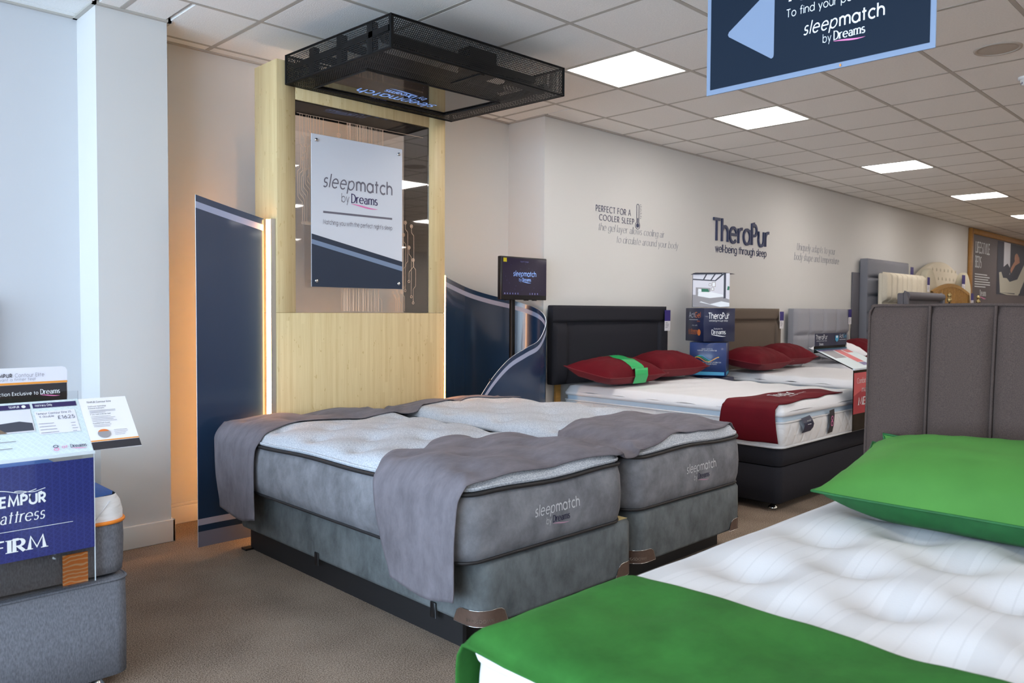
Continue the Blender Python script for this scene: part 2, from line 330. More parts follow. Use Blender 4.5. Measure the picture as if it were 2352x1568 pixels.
# ------------------------------------------------------------------ lettering (own stroke alphabet)
def ar(cx, cy, rx, ry, a0, a1, n=None):
    n = n or max(4, int(abs(a1-a0)/15))
    return [(cx+rx*math.cos(math.radians(a0+(a1-a0)*i/n)), cy+ry*math.sin(math.radians(a0+(a1-a0)*i/n))) for i in range(n+1)]
O = ar(.25,.25,.25,.25,90,450,24)
G = {
'a': (.5, [O, [(.5,.5),(.5,0)]]), 'b': (.5, [[(0,.75),(0,0)], O]), 'c': (.42, [ar(.25,.25,.25,.25,48,312)]),
'd': (.5, [O, [(.5,.75),(.5,0)]]), 'e': (.5, [[(.02,.27),(.48,.27)]+ar(.25,.25,.25,.25,5,318)[0:]]),
'f': (.27, [ar(.27,.6,.15,.15,80,180)+[(.12,0)], [(0,.48),(.27,.48)]]),
'g': (.5, [O, [(.5,.5),(.5,0)]+ar(.25,0,.25,.21,0,-150)]), 'h': (.42, [[(0,.75),(0,0)], [(0,.28)]+ar(.21,.29,.21,.21,175,0)+[(.42,0)]]),
'i': (.0, [[(0,.5),(0,0)], [(0,.62),(0,.68)]]), 'j': (.1, [[(.1,.5),(.1,-.1)]+ar(0,-.1,.1,.1,0,-90), [(.1,.62),(.1,.68)]]),
'k': (.38, [[(0,.75),(0,0)], [(.33,.5),(.02,.23)], [(.1,.3),(.38,0)]]), 'l': (.0, [[(0,.75),(0,0)]]),
'm': (.7, [[(0,.5),(0,0)], [(0,.3)]+ar(.175,.325,.175,.175,175,0)+[(.35,0)], [(.35,.3)]+ar(.525,.325,.175,.175,175,0)+[(.7,0)]]),
'n': (.42, [[(0,.5),(0,0)], [(0,.28)]+ar(.21,.29,.21,.21,175,0)+[(.42,0)]]), 'o': (.5, [O]),
'p': (.5, [[(0,.5),(0,-.23)], O]), 'q': (.5, [O, [(.5,.5),(.5,-.23)]]), 'r': (.24, [[(0,.5),(0,0)], [(0,.26)]+ar(.22,.28,.22,.22,170,75)]),
's': (.32, [ar(.17,.37,.14,.13,40,250)+ar(.16,.13,.15,.13,70,-145)]),
't': (.28, [[(.13,.68),(.13,0)], [(0,.48),(.28,.48)]]), 'u': (.42, [[(0,.5),(0,.21)]+ar(.21,.21,.21,.21,180,355)+[(.42,.5)], [(.42,.5),(.42,0)]]),
'v': (.42, [[(0,.5),(.21,0),(.42,.5)]]), 'w': (.66, [[(0,.5),(.17,0),(.33,.5),(.5,0),(.66,.5)]]), 'x': (.38, [[(0,.5),(.38,0)], [(.38,.5),(0,0)]]),
'y': (.42, [[(0,.5),(.22,.02)], [(.42,.5),(.12,-.23)]]), 'z': (.36, [[(0,.48),(.36,.48),(0,.02),(.36,.02)]]),
'A': (.58, [[(0,0),(.29,.74),(.58,0)], [(.1,.24),(.48,.24)]]), 'B': (.4, [[(0,0),(0,.72),(.18,.72)]+ar(.18,.55,.17,.17,90,-90)+[(0,.38)], [(.18,.38)]+ar(.2,.19,.2,.19,90,-90)+[(0,0)]]),
'C': (.58, [ar(.36,.36,.36,.36,48,312)]), 'D': (.5, [[(0,0),(0,.72),(.14,.72)]+ar(.14,.36,.36,.36,90,-90)+[(0,0)]]),
'E': (.36, [[(.36,.7),(0,.7),(0,.02),(.36,.02)], [(0,.38),(.33,.38)]]), 'F': (.34, [[(.34,.7),(0,.7),(0,0)], [(0,.37),(.3,.37)]]),
'G': (.66, [ar(.36,.36,.36,.36,48,352)+[(.4,.33)]]), 'H': (.5, [[(0,.72),(0,0)], [(.5,.72),(.5,0)], [(0,.38),(.5,.38)]]), 'I': (.0, [[(0,.72),(0,0)]]),
'K': (.44, [[(0,.72),(0,0)], [(.42,.72),(.02,.34)], [(.1,.4),(.44,0)]]), 'L': (.32, [[(0,.72),(0,.02),(.32,.02)]]),
'M': (.64, [[(0,0),(.07,.72),(.32,.1),(.57,.72),(.64,0)]]), 'N': (.5, [[(0,0),(0,.72),(.5,0),(.5,.72)]]), 'O': (.72, [ar(.36,.36,.36,.36,90,450,24)]),
'P': (.38, [[(0,0),(0,.7),(.18,.7)]+ar(.18,.51,.19,.19,90,-90)+[(0,.32)]]), 'Q': (.72, [ar(.36,.36,.36,.36,90,450,24), [(.45,.2),(.7,-.02)]]),
'R': (.4, [[(0,0),(0,.7),(.18,.7)]+ar(.18,.51,.19,.19,90,-90)+[(0,.32)], [(.16,.32),(.4,0)]]), 'S': (.4, [ar(.2,.54,.17,.17,40,250)+ar(.19,.19,.19,.19,75,-145)]),
'T': (.46, [[(0,.7),(.46,.7)], [(.23,.7),(.23,0)]]), 'U': (.46, [[(0,.72),(0,.23)]+ar(.23,.23,.23,.22,180,360)+[(.46,.72)]]), 'V': (.52, [[(0,.72),(.26,0),(.52,.72)]]),
'W': (.84, [[(0,.72),(.2,0),(.42,.72),(.64,0),(.84,.72)]]), 'Y': (.5, [[(0,.72),(.25,.36),(.5,.72)], [(.25,.36),(.25,0)]]),
'1': (.16, [[(0,.58),(.16,.7),(.16,0)]]), '2': (.4, [ar(.2,.52,.18,.18,165,-30)+[(.02,.02),(.4,.02)]]), '5': (.4, [[(.36,.7),(.1,.7),(.06,.4)]+ar(.19,.22,.2,.21,120,-140)]),
'6': (.4, [[(.3,.72),(.05,.32)], ar(.2,.21,.19,.21,0,360,20)]), '8': (.36, [ar(.18,.54,.15,.16,0,360,18), ar(.18,.19,.18,.19,0,360,18)]), '£': (.4, [ar(.22,.54,.16,.16,10,180)+[(.08,.1),(0,.02),(.4,.02)], [(0,.36),(.28,.36)]]),
'-': (.2, [[(0,.27),(.2,.27)]]), "'": (.04, [[(.02,.72),(0,.58)]]), '.': (.02, [[(0,.0),(0,.05)]]), ',': (.02, [[(.02,.04),(-.02,-.08)]]), '&': (.5, [ar(.2,.55,.13,.15,-60,250)+[(.45,0)], ar(.2,.18,.2,.18,90,300)+[(.45,.3)]]),
}
SERIFA = (.42, [ar(.19,.34,.16,.14,155,0)+[(.35,.06),(.42,.0)], ar(.2,.14,.19,.14,80,290)+[(.35,.12)]])
def text2d(s, size=1.0, wt=.09, serif=False, shear=0, cond=1.0, track=.16):
    """list of 2D quads and the width; size = em (cap height .72 em)"""
    polys = []; x = 0
    for ch in s:
        if ch == ' ': x += (.3+track*.3)*cond; continue
        wd, strokes = (SERIFA if (serif and ch == 'a') else G.get(ch, (.3, [])))
        for st in strokes:
            pts = [(x+px*cond, py) for px, py in st]
            n = len(pts); closed = n > 3 and math.hypot(pts[0][0]-pts[-1][0], pts[0][1]-pts[-1][1]) < 1e-4
            dirs = []
            for i in range(n-1):
                dx, dy = pts[i+1][0]-pts[i][0], pts[i+1][1]-pts[i][1]; l = math.hypot(dx, dy) or 1e-9; dirs.append((dx/l, dy/l))
            def width(d): return wt*(.40+.60*abs(d[1])**1.3)*(1.25 if True else 1) if serif else wt
            offs = []
            for i in range(n):
                d0 = dirs[i-1] if i > 0 else (dirs[-1] if closed else dirs[0]); d1 = dirs[i] if i < n-1 else (dirs[0] if closed else dirs[-1])
                mx, my = d0[0]+d1[0], d0[1]+d1[1]; l = math.hypot(mx, my)
                if l < .25: mx, my = d1; l = 1
                mx, my = mx/l, my/l; c = max(.5, mx*d1[0]+my*d1[1])
                wv = width((mx, my))/2/c; offs.append((-my*wv, mx*wv))
            for i in range(n-1):
                a, b, oa, ob = pts[i], pts[i+1], offs[i], offs[i+1]
                polys.append([(a[0]-oa[0],a[1]-oa[1]),(b[0]-ob[0],b[1]-ob[1]),(b[0]+ob[0],b[1]+ob[1]),(a[0]+oa[0],a[1]+oa[1])])
            if serif and not closed:
                for (p, d) in ((pts[0], dirs[0]), (pts[-1], dirs[-1])):
                    if abs(d[1]) > .9 and (abs(p[1]) < .01 or p[1] > .49 or p[1] < -.2) and len(pts) != 2 or (len(pts) == 2 and abs(d[1]) > .9 and abs(p[1]-.65) > .04):
                        hw = wt*1.15; ht = wt*.32; sg = 1 if p[1] < .3 else -1
                        yb = p[1]; l_ = hw if not p[1] > .4 else hw
                        polys.append([(p[0]-l_, yb),(p[0]+hw, yb),(p[0]+hw*.9, yb+sg*ht),(p[0]-l_*.9, yb+sg*ht)])
        x += wd*cond+track+wt*.6
    wdt = x-track
    return [[((px+shear*py)*size, py*size) for px, py in q] for q in polys], wdt*size
def put(mb, polys, o, U, V, n=None, depth=0):
    o, U, V = Vector(o), Vector(U), Vector(V); N = U.cross(V).normalized()
    for k_, q in enumerate(polys):
        P = [o+U*x+V*y+N*((k_*5 % 11)*7e-6) for x, y in q]
        a2 = sum(q[i][0]*q[(i+1) % len(q)][1]-q[(i+1) % len(q)][0]*q[i][1] for i in range(len(q)))
        if a2 < 0: P = P[::-1]
        if depth: mb.hexa(P, [p+N*depth for p in P])
        else: mb.poly(P)
def fit(s, x0, x1, y, cap=None, **kw):
    """text fitted between x0 and x1 with baseline y"""
    p, w_ = text2d(s, 1, **kw); k = (x1-x0)/w_
    ky = k if cap is None else cap/.72
    return [[(x0+a*k, y+b*ky) for a, b in q] for q in p]
def swoosh(x0, x1, y, h):
    n = 16; up = []; lo = []
    for i in range(n+1):
        t = i/n; x = x0+(x1-x0)*t; c = y+h*.45*math.sin(2*PI*(1-t))*-1*-1; th = h*.30*math.sin(PI*t)**.8+h*.02
        c = y+h*.5*math.cos(PI*t*1.15+.1); up.append((x, c+th)); lo.append((x, c-th))
    return [[lo[i], lo[i+1], up[i+1], up[i]] for i in range(n)]
def dreams(x0, x1, y, sw=True):
    w_ = x1-x0
    return fit('Dreams', x0, x1, y, cap=w_*.27, wt=.115, serif=True, track=.085), swoosh(x0-w_*.02, x1, y-w_*.09, w_*.085)
def logo(x0, x1, y):
    """'sleepmatch by Dreams' logotype; baseline y of the first line. returns dict of poly lists"""
    W = x1-x0
    d = {}
    d['sleep'] = fit('sleep', x0, x0+W*.425, y, cap=W*.155, wt=.074, shear=.22, cond=.82, track=.13, serif=False)
    d['sleep'] += fit('l', x0+W*.118, x0+W*.15, y, cap=W*.155, wt=.03) if False else []
    d['match'] = fit('match', x0+W*.465, x1, y, cap=W*.155, wt=.105, track=.11)
    d['by'] = fit('by', x0+W*.255, x0+W*.36, y-W*.155, cap=W*.10, wt=.065, track=.12)
    a, b = dreams(x0+W*.395, x0+W*.775, y-W*.15)
    d['dreams'] = a; d['swoosh'] = b
    return d
def logo_part(parent, name, m4, x0, x1, y, o, U, V, project=None, depth=0):
    """one lettering part, materials m4 = (sleep, match, by, dreams, swoosh)"""
    d = logo(x0, x1, y); mb = MB(); keys = ['sleep','match','by','dreams','swoosh']; ms = []
    for k, mm in zip(keys, m4):
        if mm not in ms: ms.append(mm)
        mb.mi = ms.index(mm); put(mb, d[k], o, U, V, depth=depth)
    if project: mb.v = [project(Vector(p)) for p in mb.v]
    return mb.build(name, ms, parent)
def letters(parent, name, m, items, o, U, V, project=None, depth=0):
    """items: list of poly lists (or (matname, polys)); one mesh"""
    mb = MB(); ms = [m]; N_ = Vector(U).cross(Vector(V)).normalized(); o = Vector(o)
    for it in items:
        o = o+N_*.00025
        if isinstance(it, tuple): 
            if it[0] not in ms: ms.append(it[0])
            mb.mi = ms.index(it[0]); ps = it[1]
        else: mb.mi = 0; ps = it
        put(mb, ps, o, U, V, depth=depth)
    if project: mb.v = [project(Vector(p)) for p in mb.v]
    return mb.build(name, ms, parent)
def rect(x0, y0, x1, y1): return [[(x0,y0),(x1,y0),(x1,y1),(x0,y1)]]
def disc(cx, cy, rx, ry=None, n=20): ry = ry or rx; return [[(cx+rx*math.cos(2*PI*i/n), cy+ry*math.sin(2*PI*i/n)) for i in range(n)]]
def bodylines(x0, x1, y0, y1, n, h=.0022, seed=1):
    r = random.Random(seed); out = []
    for i in range(n):
        y = y1+(y0-y1)*i/max(1, n-1); out += rect(x0, y-h/2, x0+(x1-x0)*r.uniform(.55, 1), y+h/2)
    return out
def projector(obj, direction, off):
    """snap points onto obj's evaluated surface along direction, staying off metres above it"""
    dg = bpy.context.evaluated_depsgraph_get(); ev = obj.evaluated_get(dg); me = ev.to_mesh()
    loc = Vector((0,0,0)); p = obj
    while p is not None: loc += p.location; p = p.parent
    bvh = BVHTree.FromPolygons([v.co+loc for v in me.vertices], [tuple(q.vertices) for q in me.polygons]); ev.to_mesh_clear()
    d = Vector(direction).normalized()
    def f(p):
        h = bvh.ray_cast(p-d*.5, d, 1.2)
        return tuple((h[0]-d*off) if h[0] is not None else p)
    return f

# =================================================================== THE ROOM
XW = -1.925          # pillar left
floor = struct(boxo('floor', 'carpet', -6.6, 22, -13, .9, -.06, 0), 'short brown-grey speckled carpet across the showroom')
def wall(name, x0, x1, y0, y1, z0=0, z1=CEIL+.12, m='wall_paint', label=None): return struct(boxo(name, m, x0, x1, y0, y1, z0, z1), label)
wall('wall_left_bay', -6.6, XW+.02, .705, .9, m='wall_paint_dimmed', label='cool white wall behind the grey marl bed')
wall('wall_pillar', XW, -1.563, .395, .9, label='square white pillar between the left bay and the recess')
wall('wall_recess', -1.60, 1.42, .735, .9, label='white recessed wall behind the bamboo unit')
# main wall slightly out of square, as found
b = MB(); b.hexa([(1.39,.318,0),(22,.45,0),(22,.9,0),(1.39,.9,0)], [(1.39,.318,CEIL+.12),(22,.45,CEIL+.12),(22,.9,CEIL+.12),(1.39,.9,CEIL+.12)])
struct(b.build('wall_main', 'wall_paint'), 'long white wall behind the row of beds, with lettering')
wall('wall_right', 21.8, 22, -13, .9)
# glazed shop front on the left side
for nm, seg in (('wall_window_left', None),):
    b = MB(); b.box(-6.6,-6.5,-13,.9,0,.25); b.box(-6.6,-6.5,-13,.9,2.7,CEIL+.12); b.box(-6.6,-6.5,-13,-6.2,.25,2.7); b.box(-6.6,-6.5,.2,.9,.25,2.7)
    for y in (-4.1,-2.0): b.box(-6.6,-6.5,y,y+.1,.25,2.7)
    struct(b.build('wall_left', 'trim_paint'))
b = MB(); b.box(-6.6,22,-13.1,-13,0,CEIL+.12)
struct(b.build('wall_back', 'trim_paint'))
portal((-6.5, -3.0, 1.47), (0, -PI/2, 0), 2.45, 6.4)
# skirting
def skirt(name, x0, x1, y, side=False):
    b = MB(); b.box(x0, x1, y-.018, y, 0, .105); b.box(x0, x1, y-.012, y, .105, .125); return struct(b.build(name, 'trim_paint', bevel=(.003, 2)))
skirt('baseboard_left', -6.5, XW, .705); skirt('baseboard_recess', -1.563, 1.39, .735)
b = MB(); b.box(XW-.018,-1.563+.018,.377,.395,0,.125); b.box(XW-.018,XW,.377,.705,0,.125); b.box(-1.563,-1.545,.377,.735,0,.125)
struct(b.build('baseboard_pillar', 'trim_paint', bevel=(.004, 2)))
b = MB(); b.hexa([(1.372,.300,0),(22,.432,0),(22,.45,0),(1.39,.318,0)], [(1.372,.300,.125),(22,.432,.125),(22,.45,.125),(1.39,.318,.125)]); b.box(1.372,1.39,.30,.735,0,.125)
struct(b.build('baseboard_main', 'trim_paint'))
# edge trim between walls and ceiling
b = MB(); tz = CEIL-.006
for (x0,x1,y) in ((-6.5,XW,.705),(XW-.02,-1.545,.395),(-1.56,1.39,.735)): b.box(x0,x1,y-.022,y,tz-.004,CEIL+.012)
b.box(XW-.022,XW,.373,.705,tz-.004,CEIL+.012); b.box(-1.563,-1.541,.373,.735,tz-.004,CEIL+.012); b.box(1.368,1.39,.3,.735,tz-.004,CEIL+.012)
b.hexa([(1.368,.296,tz-.004),(22,.428,tz-.004),(22,.45,tz-.004),(1.39,.318,tz-.004)], [(1.368,.296,CEIL+.012),(22,.428,CEIL+.012),(22,.45,CEIL+.012),(1.39,.318,CEIL+.012)])
struct(b.build('trim_1', 'grid_metal'), 'pale metal edge angle where the tiled ceiling meets the walls')

# ceiling: slab above, tiles and tee bars below it
ceil = struct(boxo('ceiling', 'trim_paint', -6.6, 22, -13.1, .9, CEIL+.03, CEIL+.12), 'suspended ceiling of pale square tiles in a metal grid')
GX, GY = 0.0, .03
panels = [(1,1),(4,1),(9,1),(14,1),(19,1),(24,1),(29,1)]
allp = set((i, j) for i, j in panels)
for jj in (6,11,16,20):  # unseen panel rows added to light the room
    for ii in (-10,-5,1,4,9,14,19,24,29): allp.add((ii, jj))
allp |= {(-10,1)}
tm = MB(); h = .3-.008; e = .286
k0 = [(-h,-h,.012),(h,-h,.012),(h,h,.012),(-h,h,.012)]
tm.hexa([(-e,-e,0),(e,-e,0),(e,e,0),(-e,e,0)], k0); tm_o = None
def wall_y(x):
    if x < XW: return .705
    if x < -1.563: return .395
    if x < 1.39: return .735
    return .318+(x-1.39)*.0064
tiles = []; far = MB()
cam = Vector((-3.29, -4.08)); yaw = .7813
def inview(x, y):
    d = Vector((x, y))-cam; a = math.atan2(d.x, d.y)-yaw
    dist = d.length; 
    return abs(a) < .66 and dist*math.cos(a) > 2.6, dist
cut = MB()
for i in range(-11, 37):
    for j in range(-2, 22):
        if (i, j) in allp: continue
        cx, cy = GX+(i+.5)*.6, GY-(j+.5)*.6
        x0, x1, y0, y1 = cx-.3, cx+.3, cy-.3, cy+.3
        lim = min(wall_y(x0+.01), wall_y(x1-.01))-.01
        lim2 = max(wall_y(x0+.01), wall_y(x1-.01))-.01
        if y0 >= lim2-.03 or x0 < -6.6: continue
        if y1 > lim:
            segs = []
            for (wa, wb, wy) in ((-7,XW,.705),(XW,-1.563,.395),(-1.563,1.39,.735),(1.39,22,None)):
                a_, b_ = max(x0, wa), min(x1, wb)
                if b_-a_ > .02: segs.append((a_, b_, min(y1, (wy if wy else wall_y((a_+b_)/2))-.008)))
            for a_, b_, yt in segs:
                if yt-y0 > .03: tiles.append((inview(cx, cy)[1], a_+.014, b_-.014, y0+.014, yt-.002, inview(cx, cy)[0]))
        else: tiles.append((inview(cx, cy)[1], x0+.014, x1-.014, y0+.014, y1-.014, inview(cx, cy)[0]))
tiles.sort(); n_in = 0; protos = {}
for (d, x0, x1, y0, y1, vis) in tiles:
    if vis and n_in < 285:
        n_in += 1; key = (round(x1-x0, 3), round(y1-y0, 3))
        if key not in protos:
            q = MB(); a_, b_ = (x1-x0)/2, (y1-y0)/2
            q.hexa([(-a_,-b_,0),(a_,-b_,0),(a_,b_,0),(-a_,b_,0)], [(-a_-.004,-b_-.004,.02),(a_+.004,-b_-.004,.02),(a_+.004,b_+.004,.02),(-a_-.004,b_+.004,.02)])
            o = q.build('ceiling_tile', 'tile', ceil, world=False); protos[key] = o.data
        else: o = bpy.data.objects.new('ceiling_tile', protos[key]); link(o, ceil)
        o.location = ((x0+x1)/2, (y0+y1)/2, CEIL+random.uniform(-.0012, .0012))
    else: far.box(x0, x1, y0, y1, CEIL, CEIL+.02)
o = far.build('distant_tiles', 'tile', ceil); o['kind'] = 'stuff'
for j in range(-2, 23):
    y = GY-j*.6
    if y > .70: continue
    xa = -6.5 if y < .395 else (-1.563 if y > .395 else -6.5); xb = 22 if y < .318 else 1.39
    o = boxo('tee_bar', 'grid_metal', xa, xb, y-.012, y+.012, CEIL-.0012, CEIL+.015, ceil)
for i in range(-10, 37):
    x = GX+i*.6
    o = boxo('tee_bar', 'grid_metal', x-.012, x+.012, -13, wall_y(x)-.005, CEIL-.0008, CEIL+.0148, ceil)
# LED panels
names = {(1,1): 'nearest square ceiling light, just right of the black mesh canopy', (4,1): 'square ceiling light directly below the hanging navy sign', (9,1): 'square ceiling light above the wall lettering, third along the row',
 (14,1): 'small distant ceiling light, fourth along the row', (19,1): 'half-hidden ceiling light at the right picture edge'}
proto = None
for (i, j) in sorted(allp):
    cx, cy = GX+(i+.5)*.6, GY-(j+.5)*.6
    inv = (i, j) in names
    t = thing('ceiling_light', names.get((i, j), 'unseen square recessed ceiling light panel outside the picture'), 'light', (cx, cy, CEIL), 'recessed ceiling light panels' if inv else 'unseen ceiling light panels beyond the picture edge')
    if proto is None:
        q = MB(); 
        for (a_,b_,c_,d_) in ((-.296,.296,-.296,-.283),(-.296,.296,.283,.296),(-.296,-.283,-.283,.283),(.283,.296,-.283,.283)): q.box(a_*.965,b_*.965,c_*.965,d_*.965,-.0005,.02)
        fr = q.build('frame', 'trim_paint', t, world=False); q = MB(); q.box(-.273,.273,-.273,.273,.001,.015); df = q.build('diffuser', 'led_panel', t, world=False); proto = (fr.data, df.data)
    else:
        link(bpy.data.objects.new('frame', proto[0]), t); link(bpy.data.objects.new('diffuser', proto[1]), t)
# ceiling speaker and smoke detector
t = thing('ceiling_speaker', 'round beige loudspeaker grille set flush in a ceiling tile', 'speaker', (2.086, -2.716, CEIL))
q = MB(); q.lathe(2.086, -2.716, [(.128,CEIL),(.125,CEIL-.006),(.108,CEIL-.008),(.106,CEIL-.003)], 32); q.build('bezel', 'speaker_grille', t)
q = MB(); q.lathe(2.086, -2.716, [(.106,CEIL-.003),(.06,CEIL-.007),(.001,CEIL-.008)], 32); q.build('grille', 'speaker_grille', t)
t = thing('smoke_detector', 'white round smoke detector on the ceiling at the right picture edge', 'smoke detector', (2.86, -2.70, CEIL))
q = MB(); q.lathe(2.86,-2.70,[(.055,CEIL),(.055,CEIL-.014),(.046,CEIL-.02)],24); q.build('mounting_base','detector_white',t)
q = MB(); q.lathe(2.86,-2.70,[(.044,CEIL-.018),(.042,CEIL-.032),(.034,CEIL-.036),(.034,CEIL-.046),(.026,CEIL-.054),(.001,CEIL-.056)],24); q.build('sensor_head','detector_white',t)
q = MB()
for k in range(8): a = k*PI/4; q.box(2.86+.035*math.cos(a)-.003,2.86+.035*math.cos(a)+.003,-2.70+.035*math.sin(a)-.003,-2.70+.035*math.sin(a)+.003,CEIL-.046,CEIL-.034)
q.build('vent_fin','ink_grey',t)

# =================================================================== LETTERING ON THE WALL
def wy(x): return .318+(x-1.39)*.0064
ux = Vector((1,.0064,0)); 
def walltext(items, name, label, m, d=.002, cat='wall lettering'):
    mb = MB(); put(mb, items, (0, .318-1.39*.0064-.0015, 0), ux, (0,0,1), depth=d)
    return tag(recenter(mb.build(name, m)), label, cat)
its = fit('PERFECT FOR A', 2.047, 2.55, 2.170, cap=.052, wt=.07, track=.2)+fit('COOLER SLEEP', 2.095, 2.60, 2.096, cap=.050, wt=.07, track=.2)
th = []
X0, Z0 = 2.655, 2.092
for i in range(28):
    a0, a1 = 2*PI*i/28, 2*PI*(i+1)/28
    if 1.15 < (a0+.1) % (2*PI) < 1.95: continue
    th.append([(X0+.036*math.cos(a0),Z0+.036*math.sin(a0)),(X0+.036*math.cos(a1),Z0+.036*math.sin(a1)),(X0+.031*math.cos(a1),Z0+.031*math.sin(a1)),(X0+.031*math.cos(a0),Z0+.031*math.sin(a0))])
th += rect(X0-.02,Z0+.03,X0-.015,2.27)+rect(X0+.015,Z0+.03,X0+.02,2.27)+rect(X0-.005,Z0,X0+.005,2.16)+disc(X0,Z0,.02)
for i in range(8):
    a0, a1 = PI*i/8, PI*(i+1)/8; th.append([(X0+.02*math.cos(a0),2.27+.02*math.sin(a0)),(X0+.02*math.cos(a1),2.27+.02*math.sin(a1)),(X0+.015*math.cos(a1),2.27+.015*math.sin(a1)),(X0+.015*math.cos(a0),2.27+.015*math.sin(a0))])
for i in range(9): th += rect(X0+.035, 2.16+i*.0155, X0+(.058 if i % 2 else .05), 2.163+i*.0155)
walltext(its, 'wall_lettering', 'dark capitals reading PERFECT FOR A COOLER SLEEP on the white wall', 'ink_wall_navy')
walltext(th, 'thermometer_emblem', 'outline thermometer emblem printed beside the COOLER SLEEP words', 'ink_wall_navy', cat='wall emblem')
walltext(fit('the gel layer allows cooling air', 2.082, 3.082, 2.008, cap=.062, wt=.048, serif=True, shear=.2, track=.12)+fit('to circulate around your body', 2.34, 3.32, 1.915, cap=.062, wt=.048, serif=True, shear=.2, track=.12),
  'wall_lettering', 'pale grey italic words about the gel layer below the thermometer', 'ink_wall_grey')
walltext(fit('Uniquely adapts to your', 5.90, 7.0, 2.055, cap=.085, wt=.050, serif=True, shear=.2, track=.12)+fit('body shape and temperature', 5.83, 7.12, 1.935, cap=.085, wt=.050, serif=True, shear=.2, track=.12),
  'wall_lettering', 'pale grey italic words Uniquely adapts to your body shape, above the silver headboard', 'ink_wall_grey')
t = thing('raised_wall_lettering', 'large raised navy letters TheraPur on the wall', 'wall lettering', (4.57, .33, 2.04))
tw, wx = text2d('TheraPur', 1, wt=.092, track=.10)[1], 0
for k_, ch in enumerate('TheraPur'):
    pre = text2d('TheraPur'[:k_], 1, wt=.092, track=.10)[1]+.10 if k_ else 0
    ps, w1 = text2d(ch, 1, wt=.092, track=.10); kk = (5.17-3.965)/tw
    ps = [[(3.965+(pre+a)*kk, 2.045+b_*.23/.72) for a, b_ in q] for q in ps]
    mb = MB(); put(mb, ps, (0, .318-1.39*.0064-.0015, 0), ux, (0,0,1), depth=.016); mb.build('letter', 'letter_navy', t)
walltext(fit('well-being through sleep', 4.02, 5.13, 1.93, cap=.078, wt=.085, track=.10), 'raised_wall_lettering', 'smaller raised navy words well-being through sleep under the large letters', 'letter_navy', d=.003)

# =================================================================== BAMBOO HEAD UNIT
FX0, FX1, FY, BY, WZ = -1.068, .172, .10, .366, 2.725
OX0, OX1, OZ0, OZ1 = -.951, .035, 1.284, 2.518
unit = thing('bamboo_head_unit', 'tall bamboo-veneered display unit with a framed glass opening at the bed head', 'display unit', (-.45, .23, 0))
q = MB(); q.box(FX0, FX1, FY, BY, 0, OZ0-.0015); q.build('lower_panel', 'bamboo', unit, bevel=(.0015,1))
q = MB(); q.box(FX0, OX0, FY, BY, OZ0, WZ); q.build('side_post', 'bamboo', unit, bevel=(.0015,1))
q = MB(); q.box(OX1, FX1, FY, BY, OZ0, WZ); q.build('side_post', 'bamboo', unit, bevel=(.0015,1))
q = MB(); q.box(OX0+.0005, OX1-.0005, FY, BY, OZ1, WZ); q.build('top_rail', 'bamboo', unit, bevel=(.0015,1))
q = MB(); q.box(OX1-.006, OX1-.0005, FY+.012, BY, OZ0+.001, OZ1-.001); q.box(OX0+.0005, OX0+.006, FY+.012, BY, OZ0+.001, OZ1-.001); q.box(OX0+.006, OX1-.006, FY+.012, BY, OZ1-.006, OZ1-.0005); q.box(OX1-.012, OX1-.006, BY-.012, BY, OZ0+.001, OZ1-.006); q.box(OX0+.006,OX1-.012,BY-.012,BY,OZ1-.02,OZ1-.006)
q.build('black_lining', 'black_reveal', unit)
g = boxo('glass_pane', 'clear_glass', OX0+.001, OX1-.001, FY+.004, FY+.010, OZ0+.002, OZ1-.002, unit)
# circuit tracery etched on the pane
rc = random.Random(11); cu = MB()
def trace(pts, wd=.0022):
    for a, b in zip(pts, pts[1:]):
        dx, dz = b[0]-a[0], b[1]-a[1]; l = math.hypot(dx, dz) or 1; nx, nz = -dz/l*wd/2, dx/l*wd/2
        cu.poly([(a[0]+nx,FY+.0028,a[1]+nz),(a[0]-nx,FY+.0028,a[1]-nz),(b[0]-nx,FY+.0028,b[1]-nz),(b[0]+nx,FY+.0028,b[1]+nz)])
def ring(x, z, r):
    for i in range(12):
        a0, a1 = 2*PI*i/12, 2*PI*(i+1)/12
        cu.poly([(x+r*math.cos(a0),FY+.0028,z+r*math.sin(a0)),(x+r*math.cos(a1),FY+.0028,z+r*math.sin(a1)),(x+r*.72*math.cos(a1),FY+.0028,z+r*.72*math.sin(a1)),(x+r*.72*math.cos(a0),FY+.0028,z+r*.72*math.sin(a0))])
    if r > .009: cu.poly([(x+r*.4*math.cos(2*PI*i/8),FY+.0028,z+r*.4*math.sin(2*PI*i/8)) for i in range(8)])
trace([(OX0+.01,OZ1-.075),(OX1-.05,OZ1-.075)], .002)
for x, dz in ((-.92,.25),(-.905,.17),(-.88,.30),(-.865,.12),(-.85,.24),(-.83,.34),(-.81,.2),(-.79,.31),(-.765,.18)):
    z = OZ1-.075; s_ = rc.choice((-.02,.02)); trace([(x,z),(x,z-dz*.7),(x+s_,z-dz*.7-.02),(x+s_,z-dz)]); ring(x+s_, z-dz-.009, rc.choice((.006,.009,.011)))
trace([(-.66,OZ1-.075),(-.66,OZ1-.19),(-.64,OZ1-.215)]); ring(-.66,OZ1-.16,.014)
for i in range(22): x = -.60+i*.0125+rc.uniform(-.003,.003); trace([(x,OZ1-.075),(x,2.30)], rc.choice((.0015,.003,.005)))
for k in range(7):
    x = -.935+k*.012; z = 2.16-rc.uniform(0,.08); z2 = 1.98+k*.02
    trace([(x+.02,z+.12),(x+.02,z),(x,z-.02),(x,z2-.02),(x+.03,z2-.05),(x+.03,z2-.16-k*.02)]); ring(x+.03, z2-.17-k*.02, rc.choice((.007,.010,.013)))
